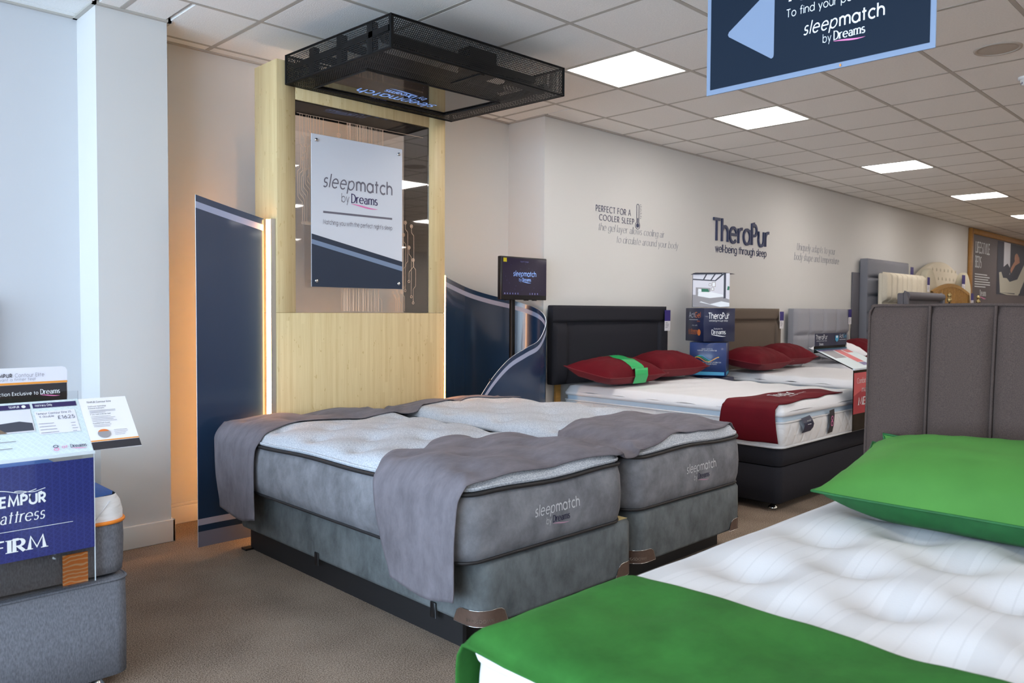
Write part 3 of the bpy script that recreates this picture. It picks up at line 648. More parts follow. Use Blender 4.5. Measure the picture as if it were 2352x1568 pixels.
for i in range(26): x = -.64+i*.0108+rc.uniform(-.003,.003); trace([(x,OZ0+.01),(x,1.435)], rc.choice((.0015,.0035,.006)))
for x, hh in ((-.345,.10),(-.235,.12),(-.222,.10),(-.205,.13),(-.19,.08),(-.165,.125)):
    trace([(x,OZ0+.01),(x,OZ0+hh-.02),(x-.02,OZ0+hh)]); ring(x-.022,OZ0+hh+.012,rc.choice((.007,.012)))
for k, (x, z0_, z1_) in enumerate(((-.175,1.46,1.78),(-.16,1.44,1.86),(-.13,1.5,1.70),(-.11,1.40,1.84),(-.095,1.36,1.62))):
    trace([(x,z0_),(x,(z0_+z1_)/2-.05),(x+.02,(z0_+z1_)/2-.03),(x+.02,z1_-.05),(x,z1_-.03),(x,z1_)]); ring(x,z1_+.012,.012); ring(x,z0_-.01,.009)
o = cu.build('circuit_tracery', 'copper_print', unit); o['label'] = 'copper-coloured circuit lines etched on the glass'
# LED strips on both flanks
for nm, x0, x1, z1_ in (('led_strip', -1.118, -1.10, 1.815), ('led_strip', .176, .184, 1.54)):
    boxo(nm, 'led_warm', x0, x1, .125 if x0 < 0 else .105, .135 if x0 < 0 else .13, .04, z1_, unit)
boxo('led_channel', 'aluminium', -1.10, -1.069, .115, .16, .0, 1.82, unit)['label'] = 'pale aluminium channel beside the left light strip'
boxo('led_channel', 'aluminium', .1725, .1755, .112, .16, .0, 1.55, unit)

boxo('unseen_rear_led', 'led_back_fill', -.9, 0.0, .372, .377, 1.10, 1.105, unit); boxo('unseen_rear_led', 'led_back_fill', -.9, 0.0, .372, .377, 2.62, 2.625, unit)  # unseen strips added to brighten the wall behind the glass
boxo('unseen_rear_led', 'led_warm', -1.075, -1.070, .345, .351, .05, 1.75, unit)
# white poster on stand-offs
t = thing('logo_panel', 'white and navy panel with grey lettering fixed in front of the glass opening', 'sign panel', (-.54, .06, 1.437))
PX0, PX1, PZ0, PZ1, PY = -.87, -.216, 1.437, 2.331, .062
q = MB(); q.box(PX0, PX1, PY, PY+.004, PZ0, PZ1); q.build('panel', 'poster_white', t)
F = (0, PY-.0012, 0); UX = (1,0,0); UZ = (0,0,1)
letters(t, 'navy_print', 'poster_navy', [[[(PX0,PZ0),(PX1,PZ0),(PX1,1.613),(PX0,1.748)]], ('lilac_print', [])], F, UX, UZ)
letters(t, 'pale_stripe', 'sign_blue', [[[(PX0,1.689),(PX1,1.552),(PX1,1.582),(PX0,1.716)]]], (0, PY-.0018, 0), UX, UZ)
logo_part(t, 'logotype', ('ink_grey','ink_grey','ink_grey','ink_dark','ink_pink'), -.793, -.292, 2.03, F, UX, UZ)
letters(t, 'strapline', 'ink_grey', [rect(-.793,1.875,-.295,1.887), fit("Matching you with the perfect night's sleep", -.793, -.295, 1.81, cap=.027, wt=.075, track=.10)], F, UX, UZ)
for x in (PX0+.03, PX1-.03):
    for z in (PZ0+.035, PZ1-.035):
        q = MB()
        for yy in (0,): q.grid([[ (x+r*math.cos(2*PI*j/14), y_, z+r*math.sin(2*PI*j/14)) for j in range(14)] for r, y_ in ((.011,.1025),(.011,.056),(.009,.052),(.0005,.051))], True, True)
        q.build('standoff', 'chrome', t)

# =================================================================== MESH CANOPY WITH SCREEN
CZ0, CZ1 = 2.585, 2.752
cA, cB, cC, cD = Vector((-.978,-.872,0)), Vector((.264,-.893,0)), Vector((.215,.090,0)), Vector((-1.015,.090,0))   # front-left, front-right, back-right, back-left
can = thing('mesh_canopy', 'black perforated metal canopy cantilevered from the bamboo unit over the bed', 'canopy', (-.4,-.4,CZ0))
def perforated(mb, O_, U_, V_, W_, H_, pitch=.0115, r=.0037, skip=None, margin=.012):
    """sheet with hexagonal holes"""
    dy = pitch*.866; nc = int((W_-2*margin)/pitch); nr = int((H_-2*margin)/dy)
    px = (W_-2*margin)/nc; py = (H_-2*margin)/nr; R = px/math.sqrt(3)
    P = lambda a, b: tuple(O_+U_*a+V_*b)
    for j in range(nr):
        for i in range(nc):
            cx = margin+(i+.5+(.25 if j % 2 else -.25))*px; cy = margin+(j+.5)*py
            if skip and skip(cx, cy): continue
            hs = [(cx+R*math.sin(k*PI/3), cy+R*math.cos(k*PI/3)) for k in range(6)]
            ho = [(cx+r*math.sin(k*PI/3), cy+r*math.cos(k*PI/3)) for k in range(6)]
            k0 = len(mb.v); mb.v += [P(*a) for a in hs]+[P(*a) for a in ho]
            for k in range(6): l = (k+1) % 6; mb.f.append((k0+k, k0+l, k0+6+l, k0+6+k)); mb.m.append(mb.mi); mb.sm.append(False)
    # solid border
    for (a0,a1,b0,b1) in ((0,W_,0,margin),(0,W_,H_-margin,H_),(0,margin*1.4,margin,H_-margin),(W_-margin*1.4,W_,margin,H_-margin)): mb.poly([P(a0,b0),P(a1,b0),P(a1,b1),P(a0,b1)])
zv = Vector((0,0,1))
for a, c_ in ((cA,cB),(cB,cC),(cC,cD),(cD,cA)):
    q = MB(); d = c_-a; perforated(q, Vector((a.x,a.y,CZ0)), d.normalized(), zv, d.length, CZ1-CZ0); q.build('side_mesh', 'mesh_black', can)
S = [(-.866,.024),(-.855,-.484),(.098,-.512),(.06,-.016)]
q = MB(); d = cB-cA; ee = (cD-cA)
def skipscr(a, b_):
    p = cA+d.normalized()*a+Vector((ee.x*b_/ee.length, ee.y*b_/ee.length, 0))
    return (-.872 < p.x < .10-(p.y+.5)*.07 and -.515 < p.y < .03) or (abs(p.x+.37) < .02 and -.87 < p.y < -.62)
perforated(q, Vector((cA.x,cA.y,CZ0)), d.normalized(), ee.normalized(), d.length-.005, ee.length-.002, pitch=.0125, r=.0039, skip=skipscr)
q.build('underside_mesh', 'mesh_black', can)
q = MB()
for a, c_ in ((cA,cB),(cB,cC),(cC,cD),(cD,cA)):
    for z in (CZ0+.003, CZ1-.003): q.tube([Vector((a.x,a.y,z)), Vector((c_.x,c_.y,z))], .005, 4)
    q.tube([Vector((a.x,a.y,CZ0)), Vector((a.x,a.y,CZ1))], .006, 4)
q.build('edge_frame', 'black_metal', can)
q = MB()
q.box(-.96,-.05,-.80,-.76,CZ0+.055,CZ0+.095); q.box(-.08,.22,-.78,-.74,CZ0+.03,CZ0+.06); q.box(-.40,-.20,-.80,-.70,CZ0+.03,CZ1-.004)
for y in (-.70,-.42,-.14): q.box(-.985,-.95,y-.025,y+.025,CZ0+.004,CZ1-.004); q.box(-.95,.20,y-.02,y+.02,CZ0+.10,CZ0+.135)
q.box(-.985,-.955,-.86,.06,CZ0+.085,CZ0+.115); q.box(.19,.23,-.80,.05,CZ0+.04,CZ0+.075)
q.box(-.86,.09,-.50,.02,CZ0+.048,CZ0+.075)
q.build('support_bracket', 'black_metal', can)
q = MB(); q.box(-.384,-.356,-.87,-.62,CZ0-.004,CZ0+.01); q.build('cable_slot_cover', 'black_metal', can)
q = MB(); zz = CZ0+.006
q.hexa([(x,y,zz) for x, y in S], [(x,y,zz+.04) for x, y in S]); q.build('screen', 'screen_black', can)
q = MB()
for i in range(4):
    a, c_ = Vector((*S[i],CZ0-.001)), Vector((*S[(i+1)%4],CZ0-.001)); q.tube([a,c_],.006,4)
q.build('screen_surround', 'plastic_black', can)
logo_part(can, 'screen_logo', ('screen_glow',)*5, 0, .56, 0, (-.11,-.16,zz-.0015), (-1,.02,0), (.02,1,0))
rs = random.Random(4); st = []
for k in range(26): x, y = rs.uniform(-.82,.02), rs.uniform(-.46,-.02); st += disc(-x, y, .0015, n=5)
letters(can, 'screen_star', 'screen_soft', [st, fit('Touch To Begin', .40, .52, -.03, wt=.07)], (0,0,zz-.0012), (-1,0,0), (0,1,0))

# =================================================================== NAVY ACRYLIC SCREENS
def sheet(name, label, plan, top, th=.006, foot=True):
    """standing curved sheet: plan list of (x,y), top(i) height; printed bands are part of the sheet"""
    t = thing(name, label, 'screen', (plan[0][0], plan[0][1], 0))
    N = len(plan)
    nrm = []
    for i in range(N):
        a, b_ = Vector(plan[max(0,i-1)]), Vector(plan[min(N-1,i+1)]); d = (b_-a).normalized(); nrm.append(Vector((-d.y, d.x)))
    def lv(i):
        T = top[i]; return [0,.085,.12,.155, T-.07, T-.035, T]
    mats_ = ['foot_band','navy_acrylic','lilac_print','navy_acrylic','lilac_print','navy_acrylic']
    ms = ['navy_acrylic','lilac_print','foot_band','acrylic_edge']
    q = MB()
    for side in (1,-1):
        for r in range(6):
            q.mi = ms.index(mats_[r])
            rows = [[(plan[i][0]+side*nrm[i].x*th/2, plan[i][1]+side*nrm[i].y*th/2, lv(i)[rr]) for i in range(N)] for rr in (r, r+1)]
            if side < 0: rows = rows[::-1]
            q.grid(rows, True)
    q.mi = 3
    q.grid([[(plan[i][0]+s_*nrm[i].x*th/2, plan[i][1]+s_*nrm[i].y*th/2, top[i]) for i in range(N)] for s_ in (-1,1)], False)
    for i in (0, N-1):
        p = [(plan[i][0]+s_*nrm[i].x*th/2, plan[i][1]+s_*nrm[i].y*th/2) for s_ in (-1,1)]
        q.poly([(p[0][0],p[0][1],0),(p[1][0],p[1][1],0),(p[1][0],p[1][1],top[i]),(p[0][0],p[0][1],top[i])])
    o = q.build('sheet', ms, t)
    return t
sheet('navy_screen', 'flat navy acrylic screen with pale stripes, left of the bamboo unit', [(-1.508,.168),(-1.41,.172),(-1.31,.172),(-1.21,.168),(-1.122,.16)], [1.917,1.893,1.868,1.843,1.82])
ctl = [(.19,.16),(.36,.33),(.56,.47),(.80,.56),(1.0,.55),(1.16,.47),(1.255,.34),(1.27,.22),(1.22,.13),(1.10,.09),(.95,.08),(.78,.09),(.62,.105),(.46,.12)]
def crom(P, n):
    out = []
    for i in range(len(P)-1):
        p0, p1, p2, p3 = P[max(0,i-1)], P[i], P[i+1], P[min(len(P)-1,i+2)]
        for k in range(n):
            t_ = k/n; out.append(tuple(.5*((2*b_)+(-a+c)*t_+(2*a-5*b_+4*c-d_)*t_*t_+(-a+3*b_-3*c+d_)*t_**3) for a,b_,c,d_ in zip(p0,p1,p2,p3)))
    out.append(tuple(P[-1])); return out
spiral_top = [1.543, 1.546, 1.521, 1.472, 1.427, 1.388, 1.342, 1.289, 1.206, 1.079, 1.022, 0.944, 0.806, 0.61]
full = crom([(x,y,z) for (x,y), z in zip(ctl, spiral_top)], 5)
sp_ = sheet('navy_screen', 'curling navy acrylic screen sweeping down behind the right of the bed', [(a,b_) for a,b_,c in full], [c for a,b_,c in full])
q = MB(); q.tube([(.60,.098,.80),(.60,.106,.80)],.008,8); q.build('fixing_bolt','plastic_black',sp_)

# monitor on a pole inside the curl
t = thing('touch_monitor', 'black touch monitor on a slim pole inside the curling navy screen', 'monitor', (.97,.24,0))
X0,X1,Z0_,Z1_ = .785,1.283,1.385,1.711
q = MB(); q.box(X0,X1,.185,.225,Z0_,Z1_); q.build('casing','plastic_black',t,bevel=(.006,2))
q = MB(); q.box(X0+.014,X1-.008,.1835,.187,Z0_+.035,Z1_-.01); q.build('display','screen_purple',t)
DF = (0,.1825,0)
logo_part(t,'display_logo',('screen_glow',)*5,X0+.125,X0+.375,1.565,DF,UX,UZ)
rs = random.Random(9); st = []
for k in range(16): st += disc(rs.uniform(X0+.04,X1-.03), rs.uniform(1.44,1.68), .0016, n=5)
bar = []
for k in range(6): bar += rect(X0+.03+k*.028,1.434,X0+.042+k*.028,1.437)+rect(X0+.03+k*.028,1.427,X0+.042+k*.028,1.430)
for k in range(4): bar += rect(X0+.30+k*.028,1.434,X0+.312+k*.028,1.437)+rect(X0+.30+k*.028,1.427,X0+.312+k*.028,1.430)
letters(t,'display_text','screen_soft',[st,bar,fit('Touch To Begin',X0+.20,X0+.29,1.672,wt=.08,cap=.009)],DF,UX,UZ)
letters(t,'sticker','yellow_sticker',[rect(X0+.02,1.668,X0+.056,1.698)],DF,UX,UZ)
q = MB(); q.tube([(.957,.24,0),(.957,.24,1.42)],.022,14); q.build('pole','black_metal',t)
q = MB(); q.lathe(.957,.24,[(.17,0),(.17,.008),(.16,.012),(.03,.018),(.028,.03)],28); q.build('floor_plate','black_metal',t)
q = MB(); q.box(.92,.995,.215,.262,1.40,1.50); q.build('mount_bracket','black_metal',t,bevel=(.004,1))
for x in (X0+.06,X0+.27,X0+.36): boxo('rubber_foot','plastic_black',x,x+.03,.19,.215,Z0_-.006,Z0_+.002,t)

# =================================================================== SOFT GOODS
def rr_grid(x0,x1,y0,y1,r,nx,ny,zf,curve=None):
    """grid of points on a rounded rectangle, z from zf(x,y,edge distance)"""
    cx, cy, a, b_ = (x0+x1)/2,(y0+y1)/2,(x1-x0)/2,(y1-y0)/2; rows = []
    def axis(n, L_): 
        return [ -L_+2*L_*i/n for i in range(n+1)]
    for y in axis(ny,b_):
        row = []
        for x in axis(nx,a):
            dx, dy = abs(x)-(a-r), abs(y)-(b_-r); X_, Y_ = x, y
            if dx > 0 and dy > 0:
                k = max(dx,dy)/math.hypot(dx,dy); X_ = math.copysign(a-r+dx*k, x); Y_ = math.copysign(b_-r+dy*k, y); ed = r-max(dx,dy)
            else: ed = min(a-abs(x), b_-abs(y))
            row.append((cx+X_, cy+Y_, zf(cx+X_, cy+Y_, ed)))
        rows.append(row)
    return rows
def rr_loop(x0,x1,y0,y1,r,off=0,n=7,step=.12):
    x0-=off; x1+=off; y0-=off; y1+=off; r=max(.01,r+off); pts=[]
    for cx,cy,a0 in ((x1-r,y1-r,0),(x0+r,y1-r,90),(x0+r,y0+r,180),(x1-r,y0+r,270)):
        for i in range(n+1): a=math.radians(a0+90*i/n); pts.append((cx+r*math.cos(a),cy+r*math.sin(a)))
    out=[]
    for i,p in enumerate(pts):
        q_=pts[(i+1)%len(pts)]; L_=math.hypot(q_[0]-p[0],q_[1]-p[1]); k=max(1,int(L_/step))
        for j in range(k): out.append((p[0]+(q_[0]-p[0])*j/k,p[1]+(q_[1]-p[1])*j/k))
    return out
def ringwall(mb, x0,x1,y0,y1,r,prof,wob=None):
    rows=[]
    for off,z in prof:
        lp=rr_loop(x0,x1,y0,y1,r,off); rows.append([(x,y,z+(wob(x,y,z) if wob else 0)) for x,y in lp])
    mb.grid(rows,True,True)
def tuftz(x, y, pts, depth, rad):
    d = 0
    for (tx,ty) in pts:
        dd=(x-tx)**2+(y-ty)**2
        if dd < rad*rad*6: d += depth*math.exp(-dd/(rad*rad))
    return d
def edge_prof(ed, w_, h_):
    """rise from the rim to the top plateau"""
    t_ = max(0,min(1,ed/w_)); return h_*math.sqrt(max(0,1-(1-t_)**2))
def tufts(x0,x1,y0,y1,px,py,m=.1):
    out=[]; nx=int((x1-x0-2*m)/px+.5); ny=int((y1-y0-2*m)/py+.5)
    for j in range(2*ny+1):
        y=y0+m+(y1-y0-2*m)*j/(2*ny)
        for i in range(nx+1 if j%2==0 else nx):
            out.append((x0+m+(x1-x0-2*m)*(i+(.5 if j%2 else 0))/nx,y))
    return out
def piping(x0,x1,y0,y1,r,z,rad,off,name,m,parent,wob=None):
    q=MB(); lp=rr_loop(x0,x1,y0,y1,r,off,step=.06); q.tube([(x,y,z+(wob(x,y,z) if wob else 0)) for x,y in lp],rad,8,closed=True); return q.build(name,m,parent)

# ---- split grey bed: two mattresses, two bases, plinth
GT = {}
def grey_mattress(x0,x1,y0,y1,label):
    t=thing('mattress',label,'mattress',((x0+x1)/2,(y0+y1)/2,.36),'grey suede mattresses')
    zb,zp=.374,.625
    wob=lambda x,y,z:.006*math.sin(x*9+y*3)+.005*math.sin(y*7+1)
    q=MB(); ringwall(q,x0,x1,y0,y1,.09,[(-.03,zb-.006),(.004,zb+.004),(.016,zb+.05),(.02,zb+.12),(.014,zb+.2),(0,zp-.006),(-.02,zp)],lambda x,y,z:wob(x,y,z) if z>.5 else 0)
    q.poly([(x,y,zb-.004) for x,y in rr_loop(x0,x1,y0,y1,.09,-.03)][::-1])
    side=q.build('side_panel','grey_velvet',t)
    tp=tufts(x0,x1,y0,y1,.37,.39,.11)
    zf=lambda x,y,ed: .648+wob(x,y,0)+edge_prof(ed,.13,.062)-tuftz(x,y,tp,.024,.032)-tuftz(x,y,tp,.024,.095)+.006*math.sin(x*6)*math.sin(y*5)
    q=MB(); q.grid(rr_grid(x0+.002,x1-.002,y0+.002,y1-.002,.09,44,84,zf)); ringwall(q,x0,x1,y0,y1,.09,[(-.012,zp+.004),(.004,zp+.012),(-.002,.648)],wob)
    q.build('pillow_top','grey_knit',t)
    piping(x0,x1,y0,y1,.09,zp,.0085,.008,'piping','piping_black',t,wob); piping(x0,x1,y0,y1,.09,zp+.019,.006,.0,'white_piping','grey_knit',t,wob); piping(x0,x1,y0,y1,.09,zb,.007,.004,'piping','piping_black',t)
    for tx,ty in tp:
        q=MB(); z_=zf(tx,ty,.2); q.tube([(tx-.012,ty-.004,z_),(tx-.006,ty,z_+.005),(tx+.006,ty+.004,z_+.005),(tx+.013,ty+.002,z_)],.003,5); q.build('tuft_stitch','grey_knit',t)
    return t,side,zf
LM=(-1.42,-.46,-1.93,.07); RM=(-.335,.655,-1.88,.07)
lmt,lside,zL=grey_mattress(*LM,'left grey suede mattress with padded top, nearest the camera')
rmt,rside,zR=grey_mattress(*RM,'right grey suede mattress with padded top, beside the charcoal divan')
for (mt,sd,x0,x1,y) in ((lmt,lside,-1.062,-.792,-2.1),(rmt,rside,.085,.362,-2.05)):
    pj=projector(sd,(0,1,0),.0018)
    logo_part(mt,'embroidered_logo',('ink_silver','ink_silver','ink_silver','ink_midnight','ink_rose'),x0,x1,.495,(0,y,0),UX,UZ,project=pj)
def grey_base(x0,x1,y0,y1,label,kraft=None):
    t=thing('divan_base',label,'bed base',((x0+x1)/2,(y0+y1)/2,.115),'grey suede divan bases')
    q=MB(); ringwall(q,x0,x1,y0,y1,.075,[(-.03,.115),(-.004,.118),(0,.13),(.002,.24),(.0,.345),(-.008,.357),(-.03,.362)]); lp=rr_loop(x0,x1,y0,y1,.075,-.03)
    q.poly([(x,y,.362) for x,y in lp]); q.poly([(x,y,.115) for x,y in lp][::-1]); q.build('upholstery','base_velvet',t)
    # moulded corner guards
    for ci,(cx,cy,a0) in enumerate(((x0+.075,y0+.075,180),(x1-.075,y0+.075,270))):
        pts=[]; L1=.07
        for k in range(5): 
            s_=L1*(1-k/4); pts.append((cx-.075-.003,cy+s_) if ci==0 else (cx-s_,cy-.078))
        for k in range(1,9): a=math.radians(a0+90*k/9); pts.append((cx+.078*math.cos(a),cy+.078*math.sin(a)))
        for k in range(5): s_=L1*k/4; pts.append((cx+s_,cy-.078) if ci==0 else (cx+.078,cy+s_))
        n_=len(pts); rows=[]
        hs=[.004+.058*max(0,1-(1-min(1,min(i,n_-1-i)/3.0))**2)**.5 for i in range(n_)]
        rows=[[(x,y,.113) for x,y in pts],[(x,y,.113+h_*.5) for (x,y),h_ in zip(pts,hs)],[(x,y,.113+h_) for (x,y),h_ in zip(pts,hs)]]
        q=MB(); q.grid(rows); g=q.build('corner_guard','tan_leather',t)
        q=MB(); q.tube([(x,y,.113+h_) for (x,y),h_ in zip(pts,hs)],.0016,6); q.tube([(x,y,.114) for x,y in pts],.0014,6); q.build('chrome_rim','chrome',g)
        if ci==0:
            mb=MB(); wd=.115; tx_=fit('KINGSDOWN',-wd/2,wd/2,.130,cap=.012,wt=.10)
            def arcmap(u_,z_):
                a=math.radians(225)+(u_/.0785); return (cx+.0792*math.cos(a),cy+.0792*math.sin(a),z_)
            for q_ in tx_: mb.poly([arcmap(*p_) for p_ in q_])
            mb.build('embossed_word','chrome',g)
    return t
lb=grey_base(-1.335,-.375,-1.93,.06,'left grey suede bed base with brown corner guards')
rb=grey_base(-.30,.672,-1.885,.06,'right grey suede bed base with brown corner guards, partly behind the other')
mbk=MB(); mbk.box(-.50,-.405,-1.905,-1.80,.3625,.3635); mbk.build('dust_cover','kraft',lb)['label']='pale card lining showing at the corner'
for (x,y) in ((-1.338,-.78),(-1.338,-1.66)):
    q=MB(); q.box(x-.006,x-.0005,y-.02,y+.015,.088,.152); q.build('retaining_bracket','plastic_black',lb,bevel=(.003,1))
t=thing('bed_plinth','black boarded plinth lifting the grey bases off the carpet','plinth',(-.35,-.9,0))
q=MB(); q.box(-1.305,-1.285,-1.80,-.04,0,.110); q.build('side_board','black_board',t)
q=MB(); q.box(.60,.62,-1.76,-.04,0,.110); q.build('side_board','black_board',t)
q=MB(); q.box(-1.285,.60,-1.76,-1.74,0,.110); q.build('front_board','black_board',t)
q=MB(); q.box(-1.285,.60,-.06,-.04,0,.110); q.build('rear_board','black_board',t)
q=MB(); q.box(-.35,-.33,-1.74,-.06,0,.110); q.build('centre_board','black_board',t)
q=MB(); q.box(-1.35,-1.30,-.07,-.02,0,.01); q.build('floor_pad','plastic_black',t)

# ---- runners over the grey bed
def interp(tab,x):
    if x<=tab[0][0]: return tab[0][1]
    for (a,b_),(c,d_) in zip(tab,tab[1:]):
        if x<=c: t_=(x-a)/(c-a); t_=t_*t_*(3-2*t_); return b_+(d_-b_)*t_
    return tab[-1][1]
def hbed(x,y):
    def one(M_,zf):
        x0,x1,y0,y1=M_
        if x0<x<x1 and y0<y<y1: return zf(x,y,min(x-x0,x1-x,y-y0,y1-y))
        return 0
    return max(one(LM,zL),one(RM,zR))
def grey_runner(name,label,yf,yb,zdrop,x_end,dropf,dropb,dip=.055):
    """yf,yb tables of y along x; the cloth hangs down the left flank"""
    nU=120; nV=34; top=[]; xs=[-1.415+(x_end+1.415)*(i/nU) for i in range(nU+1)]
    H_=[]
    for x in xs:
        row=[]
        for j in range(nV+1):
            y=interp(yf,x)+(interp(yb,x)-interp(yf,x))*j/nV
            yc=max(-1.927 if x<-.4 else -1.877,min(.03,y)); h_=hbed(x,yc)
            if h_==0 or -.535<x<-.255: h_=-1
            row.append((x,y,h_))
        H_.append(row)
    # bridge the gap between the mattresses with a sag and drop low spots
    for j in range(nV+1):
        good=[i for i in range(nU+1) if H_[i][j][2]>0]
        for i in range(nU+1):
            x,y,h_=H_[i][j]
            if h_<0:
                l=[k for k in good if k<i]; r=[k for k in good if k>i]
                if l and r:
                    a,c=l[-1],r[0]; t_=(i-a)/(c-a); h_=H_[a][j][2]*(1-t_)+H_[c][j][2]*t_-dip*math.sin(PI*t_)*.6
                else: h_=.645
            H_[i][j]=(x,y,h_)
    Z_=[[H_[i][j][2] for j in range(nV+1)] for i in range(nU+1)]
    for _ in range(12):
        Y_=[r[:] for r in Z_]
        for i in range(1,nU):
            for j in range(nV+1):
                a=(Z_[i-1][j]+Z_[i+1][j]+Z_[i][max(0,j-1)]+Z_[i][min(nV,j+1)])/4; Y_[i][j]=.5*Z_[i][j]+.5*a
        Z_=Y_
    for i in range(nU+1):
        for j in range(nV+1):
            x,y,_z=H_[i][j]; base=hbed(x,max(-1.927 if x<-.4 else -1.877,min(.05,y)))
            z=max(Z_[i][j],base if base else 0)+.0075+.0035*noise.noise(Vector((x*5,y*9,3)))+.0015*noise.noise(Vector((x*14,y*20,8)))
            z+=.002
            H_[i][j]=(x,y,z)
    # drop
    nD=34; D=[]
    ztop=[H_[0][j][2] for j in range(nV+1)]
    for k in range(nD,0,-1):
        s_=k/nD; row=[]
        for j in range(nV+1):
            v=j/nV; z=ztop[j]-(ztop[j]-zdrop)*s_
            z-= .02*math.sin(PI*v)*s_*.6-.012*s_*math.cos(v*PI*2)
            yf_=interp(yf,-1.42); yb_=interp(yb,-1.42)
            y=(yf_+dropf*s_)+((yb_+dropb*s_**1.3)-(yf_+dropf*s_))*v
            out=.036*math.sin(min(1,s_*6)*PI/2)+.010*math.sin(PI*min(1,s_*1.1))+.008*s_*math.sin(v*7+1)*1.0+.006*noise.noise(Vector((z*5,y*7,1)))
            row.append((-1.415-out,y,z))
        D.append(row)
    q=MB(); q.grid(D+H_)
    o=q.build(name,'runner_suede')
    so=o.modifiers.new('thick','SOLIDIFY'); so.thickness=.004; so.offset=1
    tag(o,label,'bed runner'); recenter(o); return o
grey_runner('bed_runner','mauve-grey suede runner across the foot of the grey bed, hanging down its side',
  [(-1.5,-1.948),(-1.37,-1.94),(-.9,-1.925),(-.5,-1.938),(-.4,-1.92),(-.2,-1.892),(.1,-1.855),(.4,-1.872),(.67,-1.83)],
  [(-1.5,-1.42),(-1.2,-1.32),(-.92,-1.22),(-.5,-1.33),(-.41,-1.44),(-.2,-1.33),(.2,-1.22),(.45,-1.22),(.67,-1.32)], .235, .672, .02, -.13)
grey_runner('bed_runner','mauve-grey suede runner across the head of the grey bed, by the bamboo unit',
  [(-1.5,-.40),(-1.2,-.34),(-.9,-.30),(-.6,-.29),(-.4,-.27),(-.1,-.12),(.2,-.06),(.45,-.16),(.6,-.22)],
  [(-1.5,.075),(-.5,.085),(.2,.085),(.6,.03)], .235, .60, .0, -.07, dip=.05)

# ---- pillows
def pillow(cx,cy,z0,L_,W_,H_,rz,label,m,hem=None,tilt=(0,0),group=None,droop=None,name='pillow',seed=0):
    t=thing(name,label,'pillow',(cx,cy,z0),group)
    nx,ny=30,22; R=Matrix.Rotation(rz,4,'Z')@Matrix.Rotation(tilt[0],4,'X')@Matrix.Rotation(tilt[1],4,'Y')
    def P(u,v,s_):
        # u,v in -1..1 ; pinched sides, corners pulled out
        pin=1-.10*(1-abs(v)**2.2) if True else 1
        x=u*L_/2*(1-.07*(1-v*v)*abs(u)); y=v*W_/2*(1-.09*(1-u*u)*abs(v))
        e=(1-abs(u)**2.6)*(1-abs(v)**2.6); z=H_/2*max(0,e)**.55
        z+=.012*noise.noise(Vector((u*2.2+seed,v*2.2,s_*3)))*(e**.5)+.006*noise.noise(Vector((u*6+seed,v*6,s_)))*(e**.3)
        if s_<0: z=-min(z,H_*.28)
        z+=H_*.28
        z+= .012*(abs(u)**3*abs(v)**3)
        p=R@Vector((x,y,z)); return (cx+p.x,cy+p.y,z0+p.z)
    for s_,nm in ((1,'cover'),(-1,'underside')):
        q=MB(); rows=[[P(-1+2*i/nx,-1+2*j/ny,s_) for i in range(nx+1)] for j in range(ny+1)]
        if s_<0: rows=rows[::-1]
        q.grid(rows); q.build(nm,m if s_>0 else (hem or m),t)
    q=MB(); lp=[P(-1+2*i/nx,-1,1) for i in range(nx)]+[P(1,-1+2*j/ny,1) for j in range(ny)]+[P(1-2*i/nx,1,1) for i in range(nx)]+[P(-1,1-2*j/ny,1) for j in range(ny)]
    q.tube(lp,.0045,6,closed=True); q.build('seam',hem or m,t)
    return t

# ---- foreground white bed with green cloths, head to the right
FGx0,FGx1,FGy0,FGy1=-2.235,-.305,-4.38,-2.885
tp=[]
for i in range(-12,13):
    for j in range(-12,13):
        x,y=-1.462+.2275*i-.212*j,-3.433-.174*i-.170*j
        if FGx0+.1<x<FGx1-.08 and FGy0+.08<y<FGy1-.1: tp.append((x,y))
t=thing('mattress','white tufted damask mattress in the foreground under the green cloths','mattress',((FGx0+FGx1)/2,(FGy0+FGy1)/2,.36))
zfg=lambda x,y,ed:.608+edge_prof(ed,.09,.042)-tuftz(x,y,tp,.020,.030)-tuftz(x,y,tp,.050,.098)+.018*edge_prof(ed,.3,1)*(1+math.sin(x*3+y*2)*.4)
q=MB(); q.grid(rr_grid(FGx0,FGx1,FGy0,FGy1,.07,104,80,zfg)); q.build('quilted_top','white_damask',t)
q=MB(); ringwall(q,FGx0,FGx1,FGy0,FGy1,.07,[(-.03,.362),(.0,.366),(.006,.42),(.008,.50),(.004,.57),(0,.608)]); q.build('side_border','white_damask',t)
piping(FGx0,FGx1,FGy0,FGy1,.07,.612,.009,.004,'piping','white_top',t); piping(FGx0,FGx1,FGy0,FGy1,.07,.368,.009,.004,'piping','white_top',t)
q=MB(); rt=random.Random(3)
for tx,ty in tp:
    z=zfg(tx,ty,.3)
    for k in range(16):
        a=rt.uniform(0,2*PI); r_=rt.uniform(.004,.018); q.tube([(tx,ty,z+.002),(tx+r_*.6*math.cos(a),ty+r_*.6*math.sin(a),z+.010),(tx+r_*math.cos(a),ty+r_*math.sin(a),z+.005)],.0022,4)
o=q.build('wool_tuft','cream_tuft',t); o['kind']='stuff'
t=thing('divan_base','white foreground divan base below the tufted mattress','bed base',((FGx0+FGx1)/2,(FGy0+FGy1)/2,0))
q=MB(); q.box(FGx0+.02,FGx1-.01,FGy0+.02,FGy1-.02,.05,.361); q.build('upholstery','white_quilt',t,bevel=(.02,3))
for x in (FGx0+.12,FGx1-.12):
    for y in (FGy0+.12,FGy1-.12): q=MB(); q.lathe(x,y,[(.02,.05),(.012,.03),(.02,.02),(.028,.008),(.028,0)],14); q.build('castor','chrome',t)
